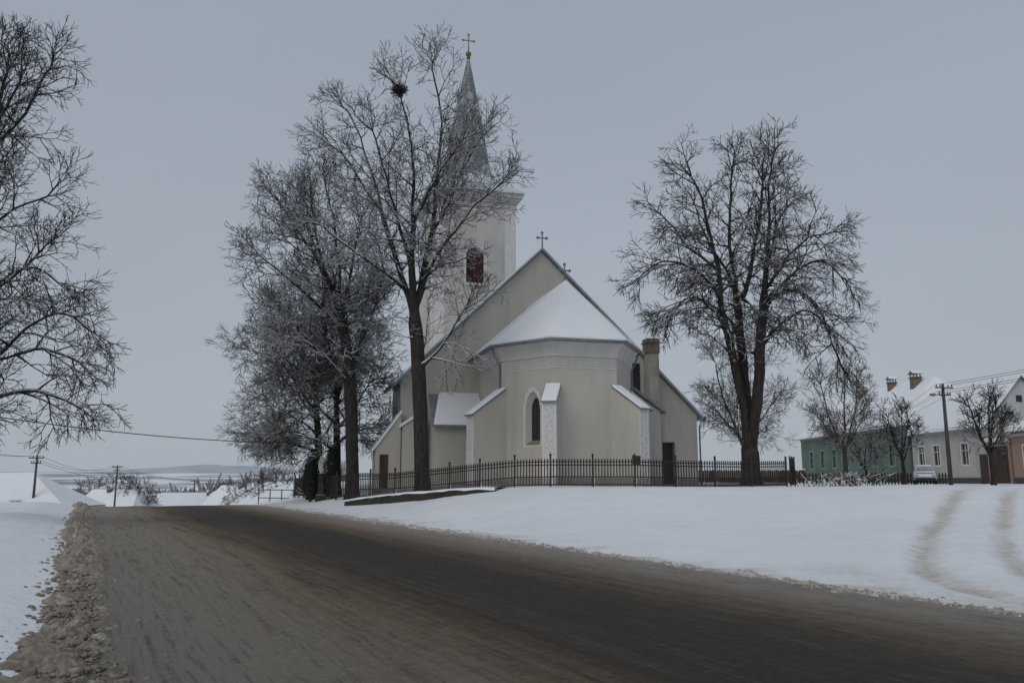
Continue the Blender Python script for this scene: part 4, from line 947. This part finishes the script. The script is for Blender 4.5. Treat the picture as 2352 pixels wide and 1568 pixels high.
# ------------------------------------------------------------------ houses
def house(name,label,org,rz,L,D,wh,rh,wall,wins,chim=(),door=(),base=1.0,frame='white_trim',ww=.95,whh=1.5,sill=1.1,trimcol='plaster_light',cat='house',plinth=True,hip=0,hip0=0,gmat=None):
    E=empty(name,org,rz,label,cat)
    b=B(); b.box(0,L,0,D,-base,wh)
    wl=b.obj('wall',wall,E)
    cb=B()
    for x in wins: cb.box(x-ww/2,x+ww/2,-.2,.16,sill,sill+whh)
    if wins: cut(wl,cb)
    b=B(); b.add([(0,0,wh),(0,D,wh),(hip0,D/2,wh+rh),(L,0,wh),(L,D,wh),(L-hip,D/2,wh+rh)],[(0,2,1),(3,4,5),(0,1,4,3),(0,3,5,2),(1,2,5,4)])
    b.obj('gable',gmat or wall,E)
    for x in wins:
        b=B(); b.box(x-ww/2,x+ww/2,.10,.13,sill,sill+whh); wo=b.obj('window',M['glass'],E)
        b=B()
        for a in ((x-ww/2-.1,x+ww/2+.1,-.03,.02,sill-.14,sill-.001),(x-ww/2-.1,x+ww/2+.1,-.03,.02,sill+whh+.001,sill+whh+.14),(x-ww/2-.1,x-ww/2-.001,-.028,.02,sill,sill+whh),(x+ww/2+.001,x+ww/2+.1,-.028,.02,sill,sill+whh)): b.box(*a)
        for a in ((x-.03,x+.03,.06,.095,sill,sill+whh),(x-ww/2,x-.03,.06,.095,sill+whh*.66,sill+whh*.66+.05),(x+.03,x+ww/2,.06,.095,sill+whh*.66,sill+whh*.66+.05)): b.box(*a)
        b.obj('frame',M[frame],wo)
    o_=.4; k=rh/(D/2)
    def slab(t0,t1,mt,nm,par,ins=0):
        b=B()
        prof=[(-o_+ins,wh-(o_-ins)*k+t0),(D/2,wh+rh+t0),(D+o_-ins,wh-(o_-ins)*k+t0),(D+o_-ins,wh-(o_-ins)*k+t1),(D/2,wh+rh+t1),(-o_+ins,wh-(o_-ins)*k+t1)]
        n=len(prof); vs=[(-.25+ins+(hip0 if abs(y-D/2)<.01 else 0),y,z) for y,z in prof]+[(L+.25-ins-(hip if abs(y-D/2)<.01 else 0),y,z) for y,z in prof]
        b.add(vs,[(0,1,4,5),(1,2,3,4),(11,10,7,6),(10,9,8,7)]+[(i,i+n,(i+1)%n+n,(i+1)%n) for i in range(n)])
        if hip: b.add([vs[8+1],vs[6+5],vs[6+4]],[(0,1,2)])
        if hip0: b.add([vs[3],vs[5],vs[4]],[(0,1,2)])
        return b.obj(nm,mt,par)
    rf=slab(.01,.12,M['metal_roof'],'roof',E)
    slab(.124,.30,M['snow_roof'],'snow_layer',rf,.06)
    for x,yy,w_,hh in chim:
        zz=wh+rh-abs(yy-D/2)*k
        b=B(); b.box(x-w_/2,x+w_/2,yy-w_/2,yy+w_/2,zz-.3,zz+hh); b.box(x-w_/2-.08,x+w_/2+.08,yy-w_/2-.08,yy+w_/2+.08,zz+hh,zz+hh+.12)
        for sx in (-1,1):
            for sy in (-1,1): b.box(x+sx*w_*.4-.04,x+sx*w_*.4+.04,yy+sy*w_*.4-.04,yy+sy*w_*.4+.04,zz+hh+.12,zz+hh+.42)
        c_=b.obj('chimney',M['brick'],rf)
        b=B(); b.extr([(x-w_*.7,zz+hh+.45),(x,zz+hh+.75),(x+w_*.7,zz+hh+.45),(x+w_*.7,zz+hh+.38),(x,zz+hh+.65),(x-w_*.7,zz+hh+.38)],yy-w_*.6,yy+w_*.6)
        b.obj('chimney_hood',M['metal_roof'],c_)
    for x,w_,h_ in door:
        b=B(); b.box(x-w_/2,x+w_/2,-.06,.02,-.1,h_); b.obj('door',M['wood'],E)
    if plinth:
        b=B(); b.box(-.03,L+.03,-.05,-.002,-base,.45); b.obj('plinth',M['plinth'],E)
        b=B(); b.box(-.02,L+.02,-.12,-.003,wh-.5,wh-.28); b.obj('cornice',M[trimcol],E)
    return E
M['plinth']=mk_mat('dark_plinth',(.07,.085,.10),(.045,.055,.06),.9,3)
M['green']=mk_mat('green_plaster',(.085,.13,.10),(.13,.175,.14),.9,.8,(1,1,.5))
M['beige']=mk_mat('beige_plaster',(.50,.48,.44),(.40,.385,.355),.9,.8,(1,1,.5))
M['pink']=mk_mat('salmon_plaster',(.38,.25,.19),(.30,.21,.17),.9,.8,(1,1,.5))
M['grey']=mk_mat('grey_plaster',(.34,.34,.34),(.25,.25,.25),.9,.8,(1,1,.5))
M['white']=mk_mat('white_plaster',(.60,.60,.60),(.48,.48,.48),.9,.8,(1,1,.5))
M['green_trim']=mk_mat('pale_green_trim',(.26,.34,.29),(.2,.28,.24),.9,3)
r90=rad(-90)
house('green_house','long green plastered house with snow covered roof',(35.6,103,1.25),r90,28,9.5,5.4,4.4,M['green'],[3.5,7,10.5,14,17.5,21,24.5],[(9,4.2,.8,.9),(16,4.4,.7,.8),(22,4.0,.8,1.0)],ww=1.1,whh=1.9,sill=1.6,frame='green_trim',trimcol='green_trim',hip=4)
E=house('beige_house','low beige plastered house with pale gable end',(35.7,74.6,1.25),r90,12.0,5.6,4.6,3.4,M['beige'],[1.6,4.2,8.6],[],ww=1.0,whh=1.6,sill=1.5,door=[(11.2,1.0,2.2)],gmat=M['white'])
for yy,zz,hh in ((1.8,4.8,.6),(3.7,4.8,.6),(2.6,6.1,.5)):
    b=B(); b.box(11.99,12.03,yy-.22,yy+.22,zz,zz+hh)
    b.obj('attic_opening',M['glass'],E)
house('salmon_house','salmon coloured house with white trim at the street',(35.5,59.4,1.25),r90,11,8,3.8,2.4,M['pink'],[1.8,4.5,7.5],ww=1.0,whh=1.5,hip0=3)
E=empty('courtyard_gate',(35.6,62.4,1.25),r90,'dark red wooden courtyard gate under a small snowy roof','gate')
b=B(); 
for i in range(16): b.box(.15+i*.145,.15+i*.145+.135,-.02,.04,0,2.7)
b.box(.15,2.45,.041,.09,.5,.65); b.box(.15,2.45,.041,.09,2.1,2.25)
b.obj('leaf',M['wood'],E)
b=B(); b.box(-.1,.14,-.1,.2,-.5,3.0); b.box(2.46,2.65,-.1,.2,-.5,3.0); b.box(.14,2.46,-.06,.15,2.75,3.0); b.obj('frame',M['pink'],E)
b=B(); b.box(-.2,2.7,-.3,.4,3.0,3.3); b.obj('roof',M['snow_roof'],E,bevel=.08)
E=empty('board_fence',(17.5,88,1.2),0,'distant reddish brown board fence topped with snow','fence')
b=B()
for i in range(60): b.box(i*.22,i*.22+.2,0,.04,-.2,1.3+.05*math.sin(i*2.1))
b.box(0,13.2,.041,.09,.3,.4)
b.obj('boards',M['wood'],E)
b=B(); b.box(0,13.2,-.03,.07,1.36,1.45); b.obj('snow_cap',M['snow_roof'],E)
E=empty('board_fence',(19.5,60,1.2),rad(10),'low wooden fence beside the lane','fence')
b=B()
for i in range(50): b.box(i*.26,i*.26+.10,0,.04,-.2,.85)
b.box(0,13,-.03,0,.25,.33); b.box(0,13,-.03,0,.6,.68); b.obj('boards',M['wood'],E)
# valley houses
house('valley_house','low house with a broad snow covered roof',(-51.5,73.5,-2.9),rad(4),12.2,8,2.0,2.8,M['grey'],[2,5,8],[(3.2,4.5,.5,.5)],plinth=False,hip=5)
house('valley_house','small snow roofed house below the road',(-60,116,-4.9),rad(-12),9,7,2.4,2.4,M['grey'],[2,5],[(3,3,.5,.5)],plinth=False,hip=2)
house('valley_house','small barn with snow covered roof',(-51.5,124,-5.4),rad(20),6,6,2.5,2.2,M['white'],[2,4.5],plinth=False)
house('valley_house','snow roofed house with dark gable',(-44.5,122,-5.0),rad(-25),7,7,2.8,2.6,M['grey'],[2,5],[(4,3,.5,.5)],plinth=False)
house('valley_house','snow roofed farmhouse lower in the valley',(-66,150,-6.3),rad(10),9,7,2.4,2.6,M['white'],[2,5],[(4,3,.5,.5)],plinth=False)
house('valley_house','tiny white house among valley trees',(-58,160,-6.6),rad(60),7,6,2.4,2.4,M['white'],[2,5],[(3,3,.5,.5)],plinth=False)
# ------------------------------------------------------------------ utility poles
def pole(x,y,zb0,zt,label,arms=2,lamp=False,grp='wooden utility poles'):
    E=empty('utility_pole',(x,y,zb0),rad(10),label,'utility pole',grp); H=zt-zb0
    b=B(); b.tube([(0,0,-.3),(0,0,H)],[.14,.085],8); b.obj('shaft',M['pole'],E,True)
    for i in range(arms):
        aw=.62 if i!=1 else .42
        b=B(); z=H-.25-.45*i; b.box(-aw,aw,-.15,-.08,z-.04,z+.04)
        for xx in (-.87*aw,-.45*aw,.45*aw,.87*aw): b.tube([(xx,-.12,z+.04),(xx,-.12,z+.11),(xx,-.12,z+.2)],[.02,.045,.025],6)
        b.obj('cross_arm',M['pole'],E)
    if lamp:
        b=B(); b.tube([(0,-.1,H-.9),(-.4,-.2,H-.72),(-.8,-.25,H-.7)],.03,6); l=b.obj('lamp_bracket',M['metal'],E)
        b=B(); b.ball((-.95,-.27,H-.72),.2,10,6,(1.3,.6,.45)); b.obj('lamp_head',M['metal'],l,True)
    return E
pole(27.1,52,1.2,7.5,'dark concrete utility pole with street lamp bracket',2,True)
pole(-42.5,75.0,-1.9,3.7,'utility pole beside the snowy house roof',2)
pole(-51.7,110,-4.4,3.4,'utility pole below the road crest',2)
pole(-49,130,-7,1.5,'utility pole in the valley',1)
def wire(p,q,sag,label='thin black overhead wire',r=.012):
    p=Vector(p);q=Vector(q); pts=[]
    for i in range(25):
        t=i/24; v=p.lerp(q,t); v.z-=sag*4*t*(1-t); pts.append(v)
    b=B(); b.tube(pts,r,4); tag(b.obj('overhead_wire',M['iron']),label,'wire','overhead wires')
wire((-19,28.5,3.9),(-7.4,49,3.9),.55,'sagging black wire reaching the church',.018)
for dx in (-.5,.5):
    for dz in (7.45,7.0):
        wire((27.1+dx,51.9,dz),(34,36,dz+1.6),.3)
        wire((27.1+dx,51.9,dz),(36.5,96,7.6),1.2,r=.010)
for dx in (-.5,.5):
    wire((-42.5+dx,74.9,3.6),(-51.7+dx,109.9,3.3),.9,r=.016); wire((-42.5+dx,74.9,3.6),(-34,40,5.2),.7,r=.014)
    wire((-51.7+dx,109.9,3.3),(-49+dx,129.9,1.6),.6,r=.02)
wire((-42.5,74.9,3.1),(-49,130,1.3),1.2,r=.016); 
E=empty('pipe_railing',(-19.2,64,z1(-19.2,64)),rad(-38),'dark pipe railing beside the pavement','railing')
for i in range(4):
    b=B(); b.tube([(i*1.4,0,-.5),(i*1.4,0,1.1)],.04,6); b.obj('post',M['iron'],E)
for z in (.45,1.05):
    b=B(); b.tube([(-.1,0,z),(4.4,0,z)],.035,6); b.obj('rail',M['iron'],E)
# ------------------------------------------------------------------ parked car
M['car']=mk_mat('pale_car_paint',(.50,.51,.53),(.44,.45,.47),.4,3,snow=(-.1,.35,2,.6))
M['tyre']=mk_mat('tyre_rubber',(.02,.02,.02),(.03,.03,.03),.9,8)
M['red']=mk_mat('red_lens',(.2,.015,.01),(.15,.01,.01),.3,8)
M['frost']=mk_mat('frosted_glass',(.16,.17,.18),(.42,.44,.46),.5,4)
E=empty('parked_car',(29.9,61,z1(29.9,61)),rad(66),'small pale hatchback parked under a layer of snow','car'); E.scale=(.92,.92,.92)
pf=[(-1.85,.35),(-1.9,.6),(-1.82,.82),(-1.1,.9),(-.55,1.30),(.2,1.38),(1.0,1.34),(1.55,1.02),(1.85,.92),(1.9,.55),(1.82,.32)]
b=B(); 
nP=len(pf); ys=[-.78,-.72,0,.72,.78]; vs=[]
for j,yw in enumerate(ys):
    for x,z in pf:
        s_=1 if abs(yw)<.75 else .97
        tuck=(.22*max(0,z-.85)/.5)*(1 if yw>0 else -1 if yw<0 else 0)
        vs.append((x*s_,yw-tuck,z if abs(yw)<.75 else z*.98))
fs=[]
for j in range(4):
    for i in range(nP): fs.append((j*nP+i,j*nP+(i+1)%nP,(j+1)*nP+(i+1)%nP,(j+1)*nP+i))
fs+=[tuple(range(nP)),tuple(range(4*nP,5*nP))[::-1]]
b.add(vs,fs); b.obj('body',M['car'],E,bevel=.05)
for sg in (-1,1):
    for quad in (((-.95,.93),(-.52,1.24),(.1,1.29),(.1,.93)),((.16,.93),(.16,1.29),(.95,1.25),(1.3,.97))):
        b=B(); b.add([(x,sg*(.79-.22*(z-.85)/.5),z) for x,z in quad],[(0,1,2,3)])
        b.obj('side_window',M['frost'],E)
b=B(); b.add([(-1.03,-.66,.96),(-1.03,.66,.96),(-.62,.54,1.27),(-.62,-.54,1.27)],[(0,1,2,3)]); b.obj('windscreen',M['frost'],E)
b=B(); b.add([(1.10,-.52,1.32),(1.10,.52,1.32),(1.56,.64,1.05),(1.56,-.64,1.05)],[(0,1,2,3)]); b.obj('rear_window',M['frost'],E)
for x in (-1.2,1.2):
    for y in (-.72,.72):
        b=B(); b.tube([(x,y-.1,.28),(x,y+.1,.28)],.29,16); w_=b.obj('wheel',M['tyre'],E,False,bevel=.03)
        b=B(); b.tube([(x,y+(.09 if y>0 else -.09),.28),(x,y+(.115 if y>0 else -.115),.28)],.17,12); b.obj('rim',M['metal'],w_)
for y in (-.6,.6):
    b=B(); b.box(-1.93,-1.84,y-.14,y+.14,.62,.78); b.obj('headlight',M['plaster_light'],E)
    b=B(); b.box(1.84,1.93,y-.1,y+.1,.66,.86); b.obj('tail_light',M['red'],E)
for x0,x1 in ((-1.96,-1.85),(1.86,1.96)):
    b=B(); b.box(x0,x1,-.72,.72,.36,.50); b.obj('bumper',M['tyre'],E,bevel=.03)
b=B(); b.box(-.6,1.05,-.55,.55,1.34,1.52); b.obj('snow_cap',M['snow_roof'],E,bevel=.08)
b=B(); b.box(-1.8,-1.0,-.66,.66,.88,1.02); b.obj('bonnet_snow',M['snow_roof'],E,bevel=.06)
